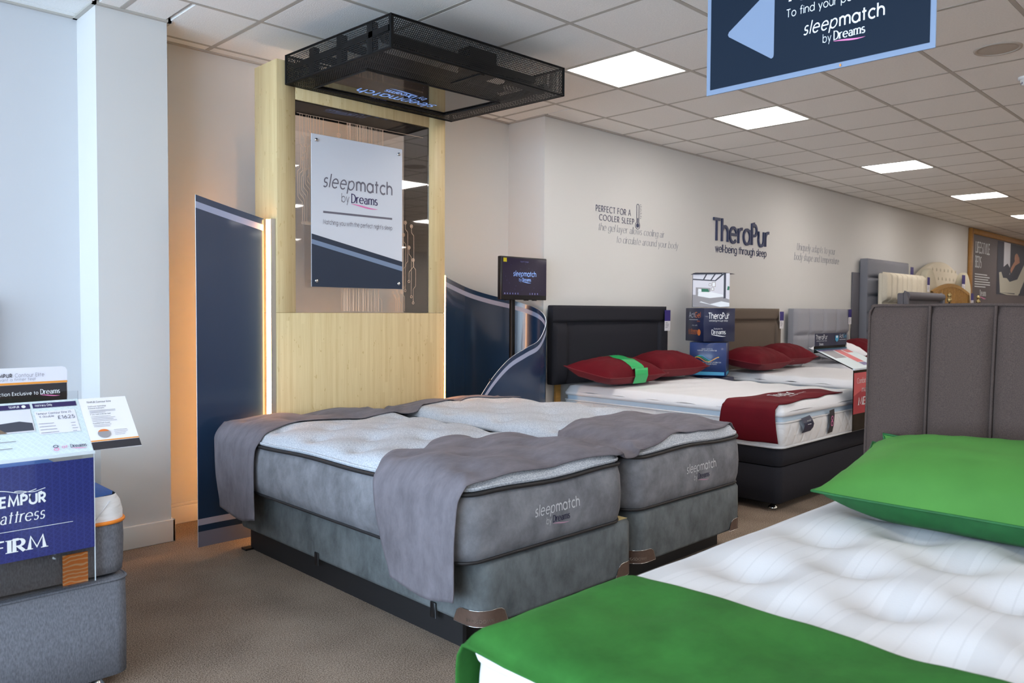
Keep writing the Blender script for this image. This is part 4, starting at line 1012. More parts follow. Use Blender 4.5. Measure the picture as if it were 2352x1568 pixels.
zfr=lambda x,y,ed:.608+edge_prof(ed,.09,.042)-tuftz(x,y,tp,.010,.09)+.012*edge_prof(ed,.3,1)*(1+math.sin(x*3+y*2)*.4)
# green runner: covers the foot end and folds over the foot and far edge
def green_runner():
    nU,nV=60,110; rows=[]
    yA,yB=-4.40,FGy1+.006
    for j in range(nV+1):
        y=yA+(yB-yA)*j/nV; row=[]
        xe=-1.755+.008*math.sin(y*13)-.02*max(0,(y+3.02))*4   # head-side hem
        for i in range(nU+1):
            u=i/nU; x=FGx0-.010+(xe-(FGx0-.010))*u
            ed=min(x-FGx0,FGy1-y); z=zfr(max(x,FGx0+.001),min(y,FGy1-.001),max(0,ed)) if ed>-.02 else .60
            z+=.013+.006*noise.noise(Vector((x*4,y*5,2)))+.003*noise.noise(Vector((x*11,y*12,5)))
            z=max(z,.642-.03*max(0,1-ed/.06)) if ed<.06 else z
            row.append((x,y,z))
        rows.append(row)
    q=MB(); q.grid([list(r) for r in zip(*rows)][::-1])
    # far-side drop
    last=rows[-1]; D=[]
    for k in range(0,15):
        s_=k/14; D.append([(p[0],p[1]+.010+.010*math.sin(min(1,s_*5)*PI/2)+.006*math.sin(p[0]*9)*s_,p[2]-.36*s_-.0) for p in last])
    D[0]=last; q.grid(D)
    o=q.build('bed_runner','green_velvet'); so=o.modifiers.new('thick','SOLIDIFY'); so.thickness=.005; so.offset=0
    return tag(recenter(o),'bright green velvet runner over the foot of the foreground bed','bed runner')
green_runner()
# green pillow and the corner of one behind it
pillow(-.600,-3.44,.705,.93,.50,.27,PI/2+.0,'large bright green velvet pillow on the foreground bed','green_satin','green_hem',tilt=(-.20,.0),seed=1.3)
pillow(-.365,-3.30,.76,.60,.22,.05,PI/2,'green pillow mostly hidden behind the large green one','green_satin','green_hem',tilt=(-1.15,0),seed=5)
# brown channelled headboard (its face towards the bed)
t=thing('headboard','brown woven headboard with piped vertical channels behind the green pillow','headboard',(-.2,-3.66,0))
HX=-.255; ys=[-2.912,-3.122,-3.328,-3.536,-3.744,-3.952,-4.160,-4.368]
for k in range(7):
    y1_,y0_=ys[k],ys[k+1]; nx=12; rows=[]
    zs=[.32+(1.334-.32)*i/26 for i in range(27)]
    for z in zs:
        row=[]
        for i in range(nx+1):
            v=-1+2*i/nx; u_=(z-.32)/(1.334-.32); pv=(1-abs(v)**4)*(1-max(0,(u_-.94)/.06)**2)
            bow=.006*math.sin((z-.3)*3.4)
            row.append((HX-.040*max(0,pv)**.5,y1_+(y0_-y1_)*i/nx+bow,z))
        rows.append(row)
    q=MB(); q.grid(rows); q.build('channel','brown_weave',t)
    if k: 
        q=MB(); q.tube([(HX-.014,y1_+.006*math.sin((z-.3)*3.4),z) for z in zs],.0055,6); q.build('seam_piping','brown_weave',t)
q=MB(); q.box(HX+.001,HX+.07,-4.368,-2.914,.32,1.330); q.build('backing','brown_weave',t,bevel=(.008,2))
q=MB(); q.tube([(HX-.006,-2.910,.32),(HX-.006,-2.906,.8),(HX-.006,-2.914,1.31),(HX-.006,-2.925,1.333)]+[(HX-.006,y,1.336+.002*math.sin(y*11)) for y in [-2.95-.1*i for i in range(15)]],.006,6); q.build('edge_piping','brown_weave',t)
for y in (-3.1,-4.15): q=MB(); q.box(HX+.02,HX+.045,y-.03,y+.03,0,.34); q.build('strut','black_board',t)

# ---- white mattress beds along the wall
def white_bed(x0,x1,yf,yh,label_m,label_b,full=True,zt=.672,basecol='slate_fabric'):
    t=thing('mattress',label_m,'mattress',((x0+x1)/2,(yf+yh)/2,.42))
    zs_=.40
    zf=lambda x,y,ed: zt-.018+edge_prof(ed,.07,.05)+.005*math.sin(x*8)*math.sin(y*21)+.004*noise.noise(Vector((x*3,y*8,1)))
    q=MB(); q.grid(rr_grid(x0,x1,yf,yh,.06,40,60,zf)); ringwall(q,x0,x1,yf,yh,.06,[(-.02,zt-.052),(.004,zt-.046),(.008,zt-.03),(.0,zt-.018)]); q.build('topper','white_top',t)
    q=MB(); ringwall(q,x0,x1,yf,yh,.06,[(-.012,zt-.082),(-.012,zt-.05)]); q.build('pale_band','pale_blue_band',t)
    q=MB(); ringwall(q,x0,x1,yf,yh,.06,[(-.03,.418),(.0,.422),(.008,.45),(.008,.54),(0,zt-.088),(-.014,zt-.082)]); side=q.build('quilted_border','white_quilt',t)
    piping(x0,x1,yf,yh,.06,zt-.086,.006,.003,'piping','white_top',t); piping(x0,x1,yf,yh,.06,.425,.008,.003,'piping','white_top',t)
    b_=thing('divan_base',label_b,'bed base',((x0+x1)/2,(yf+yh)/2,0))
    xb0,xb1,yb0=x0+.01,x1-.01,yf+.01
    q=MB(); ringwall(q,xb0,xb1,yb0,yh,.05,[(-.02,.05),(0,.06),(.003,.16),(0,.288),(-.006,.294)]); q.poly([(x,y,.05) for x,y in rr_loop(xb0,xb1,yb0,yh,.05,-.02)][::-1]); q.build('lower_box',basecol,b_)
    q=MB(); ringwall(q,xb0,xb1,yb0,yh,.05,[(-.006,.298),(0,.302),(.003,.35),(0,.412),(-.02,.417)]); q.poly([(x,y,.417) for x,y in rr_loop(xb0,xb1,yb0,yh,.05,-.02)]); q.build('upper_box',basecol,b_)
    for x in (xb0+.09,xb1-.09):
        for y in (yb0+.09,yh-.12): q=MB(); q.lathe(x,y,[(.022,.055),(.010,.045),(.012,.03),(.030,.014),(.032,.004),(.030,0)],16); q.build('castor','chrome',b_)
    return t,side,zf
b1,b1side,z1f=white_bed(1.50,2.99,-1.69,.195,'white pillow-top mattress with red runner, beside the curling navy screen','dark slate divan base under the mattress with the red runner')
b2,_,z2f=white_bed(3.72,5.20,-1.69,.20,'white mattress with two red pillows in front of the taupe headboard','dark divan base under the second white mattress along the wall')
b3,_,z3f=white_bed(5.66,7.12,-1.69,.18,'white mattress with a white pillow in front of the silver headboard','dark divan base under the third white mattress along the wall')
# labels sewn on the nearest mattress foot
q=MB(); y=-1.704
q.grid([[(1.735+.0,y-.006,.60),(1.865,y-.006,.612)],[(1.742,y-.022,.575),(1.872,y-.022,.588)],[(1.746,y-.028,.55),(1.888,y-.028,.555)],[(1.745,y-.022,.525),(1.888,y-.022,.53)],[(1.742,y-.008,.50),(1.878,y-.008,.505)]])
o=q.build('sewn_label','print_navy',b1); o['label']='navy label loop sewn on the foot border'
letters(o,'label_text','ink_white',[fit('Therapur',1.775,1.835,.578,cap=.008,wt=.09),rect(1.79,.556,1.84,.560)],(0,y-.03,0),UX,UZ)
q=MB(); q.grid([[(2.155+.02,y-.006,.615),(2.235+.02,y-.006,.622)],[(2.155+.014,y-.012,.57),(2.235+.014,y-.012,.577)],[(2.155+.008,y-.012,.50),(2.235+.004,y-.012,.507)],[(2.150,y-.006,.455),(2.229,y-.006,.461)]])
o=q.build('sewn_label','print_black',b1); o['label']='black strip label with a pink figure eight'
e8=[]
for cx_,cz,r_ in ((2.208,.560,.017),(2.206,.523,.020)):
    for i in range(16):
        a0,a1=2*PI*i/16,2*PI*(i+1)/16; e8.append([(cx_+r_*math.cos(a0),cz+r_*math.sin(a0)),(cx_+r_*math.cos(a1),cz+r_*math.sin(a1)),(cx_+r_*.66*math.cos(a1),cz+r_*.66*math.sin(a1)),(cx_+r_*.66*math.cos(a0),cz+r_*.66*math.sin(a0))])
letters(o,'figure_eight','ink_pink',[e8],(0,y-.014,0),UX,UZ)
# red runner over the foot, hanging down the left flank
def red_runner():
    x0=1.50; xe=2.60; yf0,yb0=-1.70,-1.28; nU,nV=50,26; rows=[]
    for i in range(nU+1):
        x=x0+.01+(xe-x0-.01)*i/nU; row=[]
        yf_=-1.66+.05*max(0,(x-1.6))*.9+.008*math.sin(x*14); yb_=-1.29+.02*math.sin(x*5)-.16*max(0,x-2.1)
        for j in range(nV+1):
            y=yf_+(yb_-yf_)*j/nV; z=z1f(x,max(y,-1.685),min(x-x0,max(0,y+1.69)))+.010+.006*noise.noise(Vector((x*5,y*7,4)))
            row.append((x,y,z))
        rows.append(row)
    D=[]
    for k in range(18,0,-1):
        s_=k/18; D.append([(x0-.012-.010*math.sin(PI*s_)-.02*min(1,s_*5)*.6,p[1]-.028*s_*(1-j/nV)+.02*s_*(j/nV)*math.sin(s_*3),p[2]-.235*s_) for j,p in enumerate(rows[0])])
    q=MB(); q.grid(D+rows); o=q.build('bed_runner','red_velvet'); so=o.modifiers.new('thick','SOLIDIFY'); so.thickness=.004; so.offset=1
    return o
rr=red_runner(); pj=projector(rr,(0,0,-1),.004)
tag(rr,'deep red velvet runner with pale lettering over the foot of a white bed','bed runner')
mb=MB(); put(mb,fit('TheraPur',0,.40,0,cap=.085,wt=.11,track=.08)+fit('well-being through sleep',.12,.5,-.045,cap=.022,wt=.1),(1.84,-1.50,1),(.985,.17,0),(-.17,.985,0)); mb.v=[pj(Vector(p)) for p in mb.v]
o=mb.build('runner_lettering','ink_white',rr)
# red pillows
P1=pillow(1.83,-.09,.755,.82,.46,.22,.04,'dark red pillow with a green recycling band, on the nearest wall bed','red_velvet','red_hem',tilt=(.16,0),group='red pillows',seed=2)
pillow(2.62,-.03,.757,.72,.42,.25,-.02,'dark red pillow beside the one with the green band, next to the box tower','red_velvet','red_hem',tilt=(.12,0),group='red pillows',seed=3)
pillow(4.04,-.13,.755,.82,.46,.25,.08,'left dark red pillow in front of the taupe headboard','red_velvet','red_hem',tilt=(.14,0),group='red pillows',seed=6)
pillow(4.84,-.04,.765,.68,.42,.25,-.05,'right dark red pillow in front of the taupe headboard','red_velvet','red_hem',tilt=(.14,0),group='red pillows',seed=8)
pillow(6.05,-.12,.765,.80,.42,.24,.05,'plump white pillow in front of the silver headboard','pillow_white','pillow_white',tilt=(.2,0),seed=9)
pillow(6.88,-.05,.765,.66,.42,.26,0,'dark red pillow beside the white pillow, by the silver headboard','red_velvet','red_hem',tilt=(.2,0),group='red pillows',seed=10)
# recycling band around first pillow
cov=[c for c in P1.children if c.name.startswith('cover')][0]; pj=projector(cov,(0,0,-1),.004)
q=MB(); rows=[]
for i in range(25):
    s_=i/24; y=-.312+.42*s_; rows.append([pj(Vector((1.86+w_-.02*s_,y,.85))) for w_ in [-.085+.17*k/6 for k in range(7)]])
f_=[(a,b_-.008,c) for a,b_,c in rows[0]]; rows=[[(a,b_+.02,.728) for a,b_,c in f_],[(a,b_-.004,.5*c+.5*.728) for a,b_,c in f_],f_]+rows; q.grid(rows); o=tag(recenter(q.build('paper_band','recycle_green')),'green paper band reading RECYCLING wrapped round a red pillow','paper band')
mb=MB(); put(mb,fit('RECYCLING',-.07,.07,.06,cap=.022,wt=.12)+fit('your old mattress',-.05,.05,.035,cap=.011,wt=.11)+fit('The UK s best',-.045,.045,.098,cap=.010,wt=.1),(1.88,-.09,.85),(1,0,0),(0,1,0)); mb.v=[tuple(Vector(pj(Vector(p)))+Vector((0,0,.002))) for p in mb.v]
mb.build('band_lettering','ink_white',o)

# ---- wall headboards
def swingtag(parent,x,y,z,w_=.09,h_=.27):
    q=MB(); q.box(x,x+w_,y-.004,y-.002,z-h_*.62,z); q.build('price_tag','paper_white',parent)
    q=MB(); q.box(x,x+w_,y-.0055,y-.0015,z-h_*.38+h_*.1,z+h_*.10); o=q.build('tag_header','tag_violet',parent)
    letters(parent,'tag_print','ink_grey',[bodylines(x+.008,x+w_-.02,z-h_*.5,z-h_*.34,4,.004)],(0,y-.006,0),UX,UZ)
t=thing('headboard','dark slate upholstered headboard with a framed inset panel','headboard',(2.21,.27,0))
hx0,hx1,hz=1.415,3.005,1.348
q=MB(); q.box(hx0,hx1,.235,.30,.70,hz); q.build('board','slate_fabric',t,bevel=(.012,3))
def roll(pts,w_,nm,m,par):
    q=MB(); q.tube(pts,w_,10); return q.build(nm,m,par)
def padded(name,m,parent,x0,x1,z0,z1,yb,dep,r=.35,n=10):
    rows=[]
    for j in range(n+1):
        v=-1+2*j/n; row=[]
        for i in range(n+1):
            u_=-1+2*i/n; e_=max(0,(1-abs(u_)**8)*(1-abs(v)**8))**.4; row.append((x0+(x1-x0)*(u_+1)/2,yb-dep*e_,z0+(z1-z0)*(v+1)/2))
        rows.append(row)
    q=MB(); q.grid(rows); return q.build(name,m,parent)
padded('top_border','slate_fabric',t,hx0,hx1,hz-.14,hz,.236,.03); padded('side_border','slate_fabric',t,hx0,hx0+.17,.70,hz-.142,.236,.03); padded('side_border','slate_fabric',t,hx1-.14,hx1,.70,hz-.142,.236,.03); padded('inset_panel','slate_fabric',t,hx0+.175,hx1-.145,.70,hz-.147,.236,.016)
for x in (1.50,2.90): boxo('strut','oak',x,x+.06,.275,.295,0,.72,t)
swingtag(t,hx1-.075,.205,hz-.06)
t=thing('headboard','taupe upholstered headboard with a rolled top border','headboard',(4.5,.28,0))
hx0,hx1,hz=3.70,5.29,1.34
q=MB(); q.box(hx0,hx1,.25,.32,.60,hz); q.build('board','taupe_fabric',t,bevel=(.012,3))
padded('top_border','taupe_fabric',t,hx0,hx1,hz-.13,hz,.251,.035); padded('side_border','taupe_fabric',t,hx1-.10,hx1,.6,hz-.132,.251,.03); padded('inset_panel','taupe_fabric',t,hx0+.1,hx1-.102,.6,hz-.134,.251,.022); padded('side_border','taupe_fabric',t,hx0,hx0+.098,.6,hz-.132,.251,.03)
swingtag(t,hx1-.07,.21,hz-.06)
t=thing('headboard','silver-grey headboard stitched into rectangular panels','headboard',(6.35,.26,0))
hx0,hx1,hz=5.60,7.16,1.345
q=MB(); q.box(hx0,hx1,.225,.30,.5,hz); q.build('board','silver_fabric',t,bevel=(.010,2))
for r_,(za,zb_) in enumerate(((.5,.72),(.72,1.03),(1.03,hz))):
    for c_ in range(4): a=hx0+(hx1-hx0)*c_/4; padded('stitched_panel','silver_fabric',t,a+.002,a+(hx1-hx0)/4-.002,za+.002,zb_-.002,.226,.03)
swingtag(t,hx1-.09,.19,hz-.03)

# ---- headboards and beds further along (backdrop)
def strutset(t,x0,x1,y,h_,m='black_board'):
    for x in (x0+.1,x1-.16): boxo('strut',m,x,x+.06,y,y+.03,0,h_,t)
t=thing('headboard','tall mid-grey headboard with horizontal padded bars, against the wall','headboard',(8.5,.25,0))
x0,x1=7.76,9.30
boxo('board','grey_fabric',x0,x1,.22,.33,.3,2.045,t,bevel=(.01,2))
for k in range(7): padded('padded_bar','grey_fabric',t,x0+.0,x1,2.04-.25*(k+1)+.004,2.04-.25*k-.004,.221,.06)
strutset(t,x0,x1,.26,.35); swingtag(t,x1+.02,.2,1.96,.12,.3)
t=thing('headboard','dark slim headboard leaning behind the tall mid-grey one','headboard',(8.3,.36,0)); boxo('board','dark_grey_fabric',7.55,9.5,.335,.355,0,1.85,t,bevel=(.006,1))
t=thing('headboard','cream headboard with vertical fluted pleats','headboard',(8.6,.05,0))
x0,x1=7.80,9.38
boxo('board','cream_fabric',x0,x1,.04,.10,.3,1.84,t,bevel=(.02,3))
for k in range(8): a=x0+(x1-x0)*k/8; padded('flute','cream_fabric',t,a+.003,a+(x1-x0)/8-.003,1.45,1.855,.041,.06)
padded('lower_pad','cream_fabric',t,x0,x1,.4,1.447,.041,.05); strutset(t,x0,x1,.06,.35); swingtag(t,x1-.06,-.04,1.80,.10,.3)
t=thing('headboard','dark grey headboard with a rolled top, in front of the cream ones','headboard',(8.3,-.3,0))
x0,x1=7.56,9.05
boxo('board','dark_grey_fabric',x0,x1,-.32,-.24,.7,1.56,t,bevel=(.015,2)); q=MB(); q.tube([(x0+.06,-.33,1.525),(x1-.02,-.33,1.525)],.055,14); q.build('top_roll','dark_grey_fabric',t)
for xx in (x0,x1-.07): padded('side_wing','dark_grey_fabric',t,xx,xx+.08,.7,1.59,-.325,.05)
padded('inset_panel','dark_grey_fabric',t,x0+.08,x1-.08,.7,1.46,-.321,.02)
# it belongs to a bed whose base stands below
boxo('strut','black_board',x0+.1,x0+.16,-.28,-.26,0,.72,t); boxo('strut','black_board',x1-.16,x1-.1,-.28,-.26,0,.72,t)
t=thing('headboard','oatmeal buttoned headboard with curved top and rounded wings','headboard',(10.7,.25,0))
def archboard(name,m,parent,xa,xb,zb_,zs_,zc,y0_,y1_,n=16,bevel=.015):
    pts=[(xa,zb_)]+[(xa+(xb-xa)*i/n, zs_+(zc-zs_)*math.sin(PI*i/n)**.8) for i in range(n+1)]+[(xb,zb_)]
    q=MB(); q.hexa([(x,y0_,z) for x,z in pts],[(x,y1_,z) for x,z in pts]); return q.build(name,m,parent,bevel=(bevel,2) if bevel else None)
archboard('board','cream_fabric',t,9.75,11.75,.3,1.86,2.13,.20,.30)
for (a,c) in ((9.62,10.22),(11.4,11.98)): archboard('wing','oatmeal_fabric',t,a,c,.3,1.72,1.99,.10,.2)
for r_ in range(4):
    for c_ in range(7):
        x=10.3+c_*.19+(.095 if r_%2 else 0); z=2.0-r_*.14
        q=MB(); q.grid([[ (x+rr_*math.cos(2*PI*j/8),yy,z+rr_*math.sin(2*PI*j/8)) for j in range(8)] for rr_,yy in ((.03,.198),(.02,.192),(.001,.19))],True,True); q.build('button','oatmeal_fabric',t)
strutset(t,9.8,11.7,.24,.35); swingtag(t,11.35,.07,1.9,.16,.4)
t=thing('slatted_bed','slatted oak headboard with an arched top rail','headboard',(10.6,.0,0))
x0,x1=9.60,11.42
pts=[(x0+(x1-x0)*i/16,1.60+.135*math.sin(PI*i/16)) for i in range(17)]
q=MB(); rows=[]
for dy,dz in ((-.035,0),(-.035,.05),(.0,.055),(.0,0)): rows.append([(x,.0+dy,z+dz-.02) for x,z in pts])
rows.append(rows[0]); q.grid(rows,False); q.build('arched_rail','oak',t)
for k in range(24): x=x0+.06+k*(x1-x0-.12)/23; zt_=1.60+.135*math.sin(PI*(x-x0)/(x1-x0)); boxo('slat','oak',x-.018,x+.018,-.03,-.005,.5,zt_,t)
for x in (x0,x1-.06): boxo('post','oak',x,x+.06,-.04,.02,0,1.60,t)
boxo('bottom_rail','oak',x0+.06,x1-.06,-.035,.0,.42,.5,t)
swingtag(t,x1-.1,-.08,1.6,.14,.3)
# brass finials of a bedstead in front
t=thing('brass_bedstead','brass-finialled bedstead rising behind the brown headboard','bedstead',(8.4,-.8,0))
for x,z in ((7.79,1.56),(9.03,1.55)):
    q=MB(); q.lathe(x,-.80,[(.001,z),(.018,z-.008),(.026,z-.03),(.018,z-.05),(.010,z-.056),(.020,z-.066),(.030,z-.088),(.020,z-.112),(.012,z-.12)],14); q.build('finial','brass',t)
    q=MB(); q.tube([(x,-.80,0),(x,-.80,z-.115)],.012,10); q.build('post','black_metal',t)
q=MB(); q.tube([(7.79,-.80,1.0),(9.03,-.80,1.0)],.010,8); q.build('cross_rail','black_metal',t)
# white board with letter C
t=thing('sign_board','white sign board with a grey letter C, left of the brown headboard','sign',(8.0,-.1,0))
boxo('board','paper_white',7.42,8.0,-.62,-.60,0,1.20,t); letters(t,'lettering','ink_grey',[fit('C',7.52,7.62,.98,wt=.1,cap=.10)],(0,-.6215,0),UX,UZ)
# poster in oak frame
t=thing('framed_poster','huge oak-framed LIFESTYLE BEDS poster on the far end of the wall','poster',(14.9,.37,.8))
px0,px1,pz0,pz1=12.78,17.3,.7,2.86; Y0=.36
for a,c,e_,f_ in ((px0,px0+.13,pz0,pz1),(px1-.13,px1,pz0,pz1),(px0+.13,px1-.13,pz1-.1,pz1),(px0+.13,px1-.13,pz0,pz0+.1)): boxo('frame_rail','frame_oak',a,c,Y0-.03,Y0+.03,e_,f_,t,bevel=(.01,1))
boxo('print','poster_taupe',px0+.13,px1-.13,Y0-.005,Y0+.02,pz0+.1,pz1-.1,t)
PF=(0,Y0-.009,0)
letters(t,'photograph','pic_dark',[rect(14.55,1.68,17.1,2.74),('pic_light',rect(15.02,2.1,15.5,2.74)),('pic_sofa',[[(14.75,1.72),(15.9,1.70),(16.5,2.1),(17.1,2.45),(17.1,2.3),(16.2,1.68),(15.3,1.68)],[(14.7,2.12),(14.9,2.14),(15.5,1.95),(16.1,2.02),(16.7,2.4),(16.9,2.38),(16.3,1.72),(14.8,1.72)]]),('pic_skin',[[(15.5,2.2),(15.9,2.42),(16.2,2.5),(16.25,2.38),(15.9,2.3),(15.6,2.13)]]+disc(16.0,2.45,.17,.11)),('pic_dark',[[(14.8,2.18),(15.3,2.32),(15.55,2.22),(15.4,2.02),(15.0,2.02)]])],PF,UX,UZ)
letters(t,'lettering','ink_white',[fit('LIFESTYLE',13.12,14.02,2.43,cap=.20,wt=.13,serif=True),fit('BEDS',13.12,13.5,2.16,cap=.20,wt=.13,serif=True),bodylines(13.1,14.3,1.80,2.03,6,.02,3)],PF,UX,UZ)
a,b_=dreams(13.45,13.85,1.63); letters(t,'poster_logo','ink_white',[a,('ink_pink',b_)],PF,UX,UZ)

# ---- tower of printed cubes
t=thing('cube_tower','tower of twisted printed cardboard cubes between two wall beds','display stand',(3.36,.02,0))
def cube(zb_,rz,faces,m='print_navy',top='pic_grey'):
    s_=.167; c_,sn=math.cos(rz),math.sin(rz); R2=lambda x,y:(3.36+x*c_-y*sn,-.02+x*sn+y*c_)
    lo=[(*R2(*p),zb_+.004) for p in ((-s_,-s_),(s_,-s_),(s_,s_),(-s_,s_))]; hi=[(p[0],p[1],zb_+.318) for p in lo]
    q=MB(); q.hexa(lo,hi); o=q.build('printed_cube',m,t,bevel=(.002,1))
    for k,its in faces.items():
        a=Vector(lo[k]); b2=Vector(lo[(k+1)%4]); U_=(b2-a).normalized(); N_=Vector((U_.y,-U_.x,0)); 
        letters(o,'cube_print','ink_white',its,tuple(a+N_*.0015),tuple(U_),(0,0,1))
    return o
W_=.32
def pic(*its): return [(m_,[[(x*.334,y*.314+.002) for x,y in q_] for q_ in qs]) for m_,qs in its]
bedpic=pic(('pic_light',rect(0,0,1,1)),('pic_grey',[[(0,0),(1,0),(1,.22),(.80,.30),(.0,.36)]]),('ink_white',[[(.18,.14),(.75,.0),(1,.02),(1,.12),(.45,.24)]]),
 ('pic_dark',[[(0,.80),(.62,.76),(.62,.79),(0,.84)],[(.62,.76),(.84,.96),(.84,1.0),(.78,.97),(.60,.79)],[(.0,.96),(.8,.97),(.8,1),(0,1)],[(.84,.25),(.90,.26),(.90,1),(.84,1)],[(.27,.81),(.35,.97),(.39,.97),(.31,.81)],[(.47,.79),(.58,.97),(.62,.97),(.51,.79)]]),
 ('pic_grey',[[(.08,.30),(.08,.58),(.48,.56),(.48,.36)]]),('ink_white',[[(.14,.30),(.15,.44),(.48,.45),(.83,.36),(.83,.26),(.47,.20)]]),('pic_grey',[[(.12,.20),(.14,.32),(.47,.26),(.83,.30),(.83,.18),(.47,.08)]]),
 ('pic_green',[[(.24,.45),(.24,.54),(.42,.53),(.45,.44)]]),('ink_white',[[(.14,.44),(.15,.54),(.23,.53),(.24,.45)]]),('pic_brown',rect(.44,.62,.50,.70)+rect(.52,.60,.62,.73)+rect(.50,.49,.58,.57)),('ink_white',rect(.45,.63,.49,.69)+rect(.53,.61,.61,.72)+rect(.51,.50,.57,.56)),('pic_green',[[(.93,.5),(.99,.5),(1,.6),(.95,.62)]]))
cube(1.342,-.99,{0:bedpic,3:[('pic_grey',rect(0,0,.334,.314))]},m='pic_light')
th_=[fit('TheraPur',.05,.27,.215,cap=.055,wt=.11,track=.1),fit('well-being through sleep',.055,.255,.19,cap=.014,wt=.1),fit('Exclusive to',.11,.20,.115,cap=.013,wt=.09)]
a,b_=dreams(.085,.235,.07); th_+= [a,b_]
cube(1.018,-.48,{0:th_,3:[fit('Acti',.07,.18,.225,cap=.05,wt=.09),('ink_orange',fit('Gel',.18,.28,.225,cap=.05,wt=.09)+fit('plus',.22,.27,.185,cap=.014,wt=.1)),rect(.07,.202,.23,.206),fit('now with',.13,.22,.145,cap=.013,wt=.08),('ink_orange',fit('ActiBreeze',.06,.22,.085,cap=.03,wt=.1)+fit('TECHNOLOGY',.06,.22,.065,cap=.015,wt=.1)+disc(.255,.085,.03,.03))]})
sw=[]
for k,cn in enumerate(('print_cyan','recycle_green','print_orange')):
    n_=18; up=[(.05+.22*i/n_,.175+.022*math.sin(i/n_*PI*2.2+k*.5)-k*.008) for i in range(n_+1)]; sw.append((cn,[[up[i],up[i+1],(up[i+1][0],up[i+1][1]-.008),(up[i][0],up[i][1]-.008)] for i in range(n_)]))
cube(.694,-1.12,{0:[fit('UNIQUELY ADAPTS TO',.11,.21,.25,cap=.010,wt=.09),fit('YOUR BODY SHAPE & TEMPERATURE',.07,.25,.235,cap=.010,wt=.09),*sw,fit('REDUCES THE LEVEL OF WEIGHT DISTRIBUTION',.03,.29,.125,cap=.010,wt=.09),fit('TO RELIEVE PRESSURE POINTS',.07,.25,.108,cap=.010,wt=.09),('print_cyan',rect(0,.01,.32,.04))],1:[('print_cyan',rect(0,.01,.32,.04))]},m='print_blue_gloss')
cube(.370,-.50,{0:[rect(.1,.25,.22,.26)]}); cube(.046,-.6,{0:[rect(.1,.2,.22,.21)]}); boxo('foot_plate','black_metal',3.2,3.52,-.18,.14,0,.046,t)
q=MB(); q.hexa([(3.36+.25*math.cos(a)+.0,-.02+.22*math.sin(a),1.662) for a in (.3,1.6,3.0,4.4,5.4)],[(3.36+.22*math.cos(a),-.02+.2*math.sin(a),1.668) for a in (.3,1.6,3.0,4.4,5.4)]); q.build('top_cap','pic_dark',t)

# ---- acrylic price stands on the bed ends
def stand(t,xr,wid,yf,yb,z0,zf_,zb_,zh,hx1,mirror=False):
    """bent clear sheet: front plate, slanted tray, header slot. returns frames (origin,U,V) for prints"""
    x0_=xr-wid; th=.003
    q=MB(); q.box(x0_,xr,yf-th,yf,z0,zf_); q.build('front_plate','clear_acrylic',t)
    q=MB(); q.hexa([(x0_,yf,zf_),(xr,yf,zf_),(xr,yb,zb_),(x0_,yb,zb_)],[(x0_,yf,zf_+th),(xr,yf,zf_+th),(xr,yb,zb_+th),(x0_,yb,zb_+th)]); q.build('slanted_tray','clear_acrylic',t)
    q=MB(); q.box(x0_,xr,yb,yb+th,zb_-.02,zb_+.03); q.build('header_slot','clear_acrylic',t)
    q=MB(); q.box(x0_,xr,yf-.012,yf+.004,zf_-.004,zf_+.006); q.build('fold','acrylic_edge',t); 
    q=MB(); q.box(xr-.003,xr,yf-.004,yf,z0,zf_); q.build('polished_edge','acrylic_edge',t)
# left-hand bed stand (blue print)
t=thing('price_stand','clear acrylic price stand with a royal blue FIRM print on the grey marl bed','display stand',(-2.66,-1.26,.40))
stand(t,-2.45,.43,-1.262,-1.10,.404,.832,.992,1.1,-2.48)
# it rests against the mattress foot
bp=(0,-1.2665,0); L_,R_=-2.872,-2.453
letters(t,'blue_print','print_royal',[rect(L_,.518,R_,.815)],bp,UX,UZ)
mtn=[]
for k,(xa,xb,yy,am) in enumerate(((-2.76,-2.62,.738,.007),(-2.68,-2.595,.734,.004))):
    n_=18; up=[(xa+(xb-xa)*i/n_,yy+am*math.sin(i/n_*PI*2+k)) for i in range(n_+1)]; mtn+=[[up[i],up[i+1],(up[i+1][0],up[i+1][1]-.0022),(up[i][0],up[i][1]-.0022)] for i in range(n_)]
letters(t,'stand_lettering','ink_white',[mtn,fit('TEMPUR',-2.744,-2.592,.692,cap=.031,wt=.16,track=.10),fit('mattress',-2.749,-2.598,.640,cap=.036,wt=.085,serif=True,shear=.2,track=.1),rect(-2.86,.614,-2.517,.6155),fit('FIRM',-2.732,-2.594,.548,cap=.040,wt=.14,serif=True,track=.12)],(0,-1.268,0),UX,UZ)
sl=Vector((0,.162,.160)).normalized(); so=(0,-1.264,.8365)
letters(t,'tray_print','print_mint',[rect(L_,.0,R_,.225)],so,UX,tuple(sl))
sn_=Vector((1,0,0)).cross(sl); so2=tuple(Vector(so)+sn_*.0012)
e8=[]
for cy_,col in ((.030,'ink_dark'),(.018,'ink_pink')):
    rr2=[]
    for i in range(12): a0,a1=2*PI*i/12,2*PI*(i+1)/12; rr2.append([(-2.558+.008*math.cos(a0),cy_+.006*math.sin(a0)),(-2.558+.008*math.cos(a1),cy_+.006*math.sin(a1)),(-2.558+.0055*math.cos(a1),cy_+.004*math.sin(a1)),(-2.558+.0055*math.cos(a0),cy_+.004*math.sin(a0))])
    e8.append((col,rr2))
a,b_=dreams(-2.515,-2.468,.020)
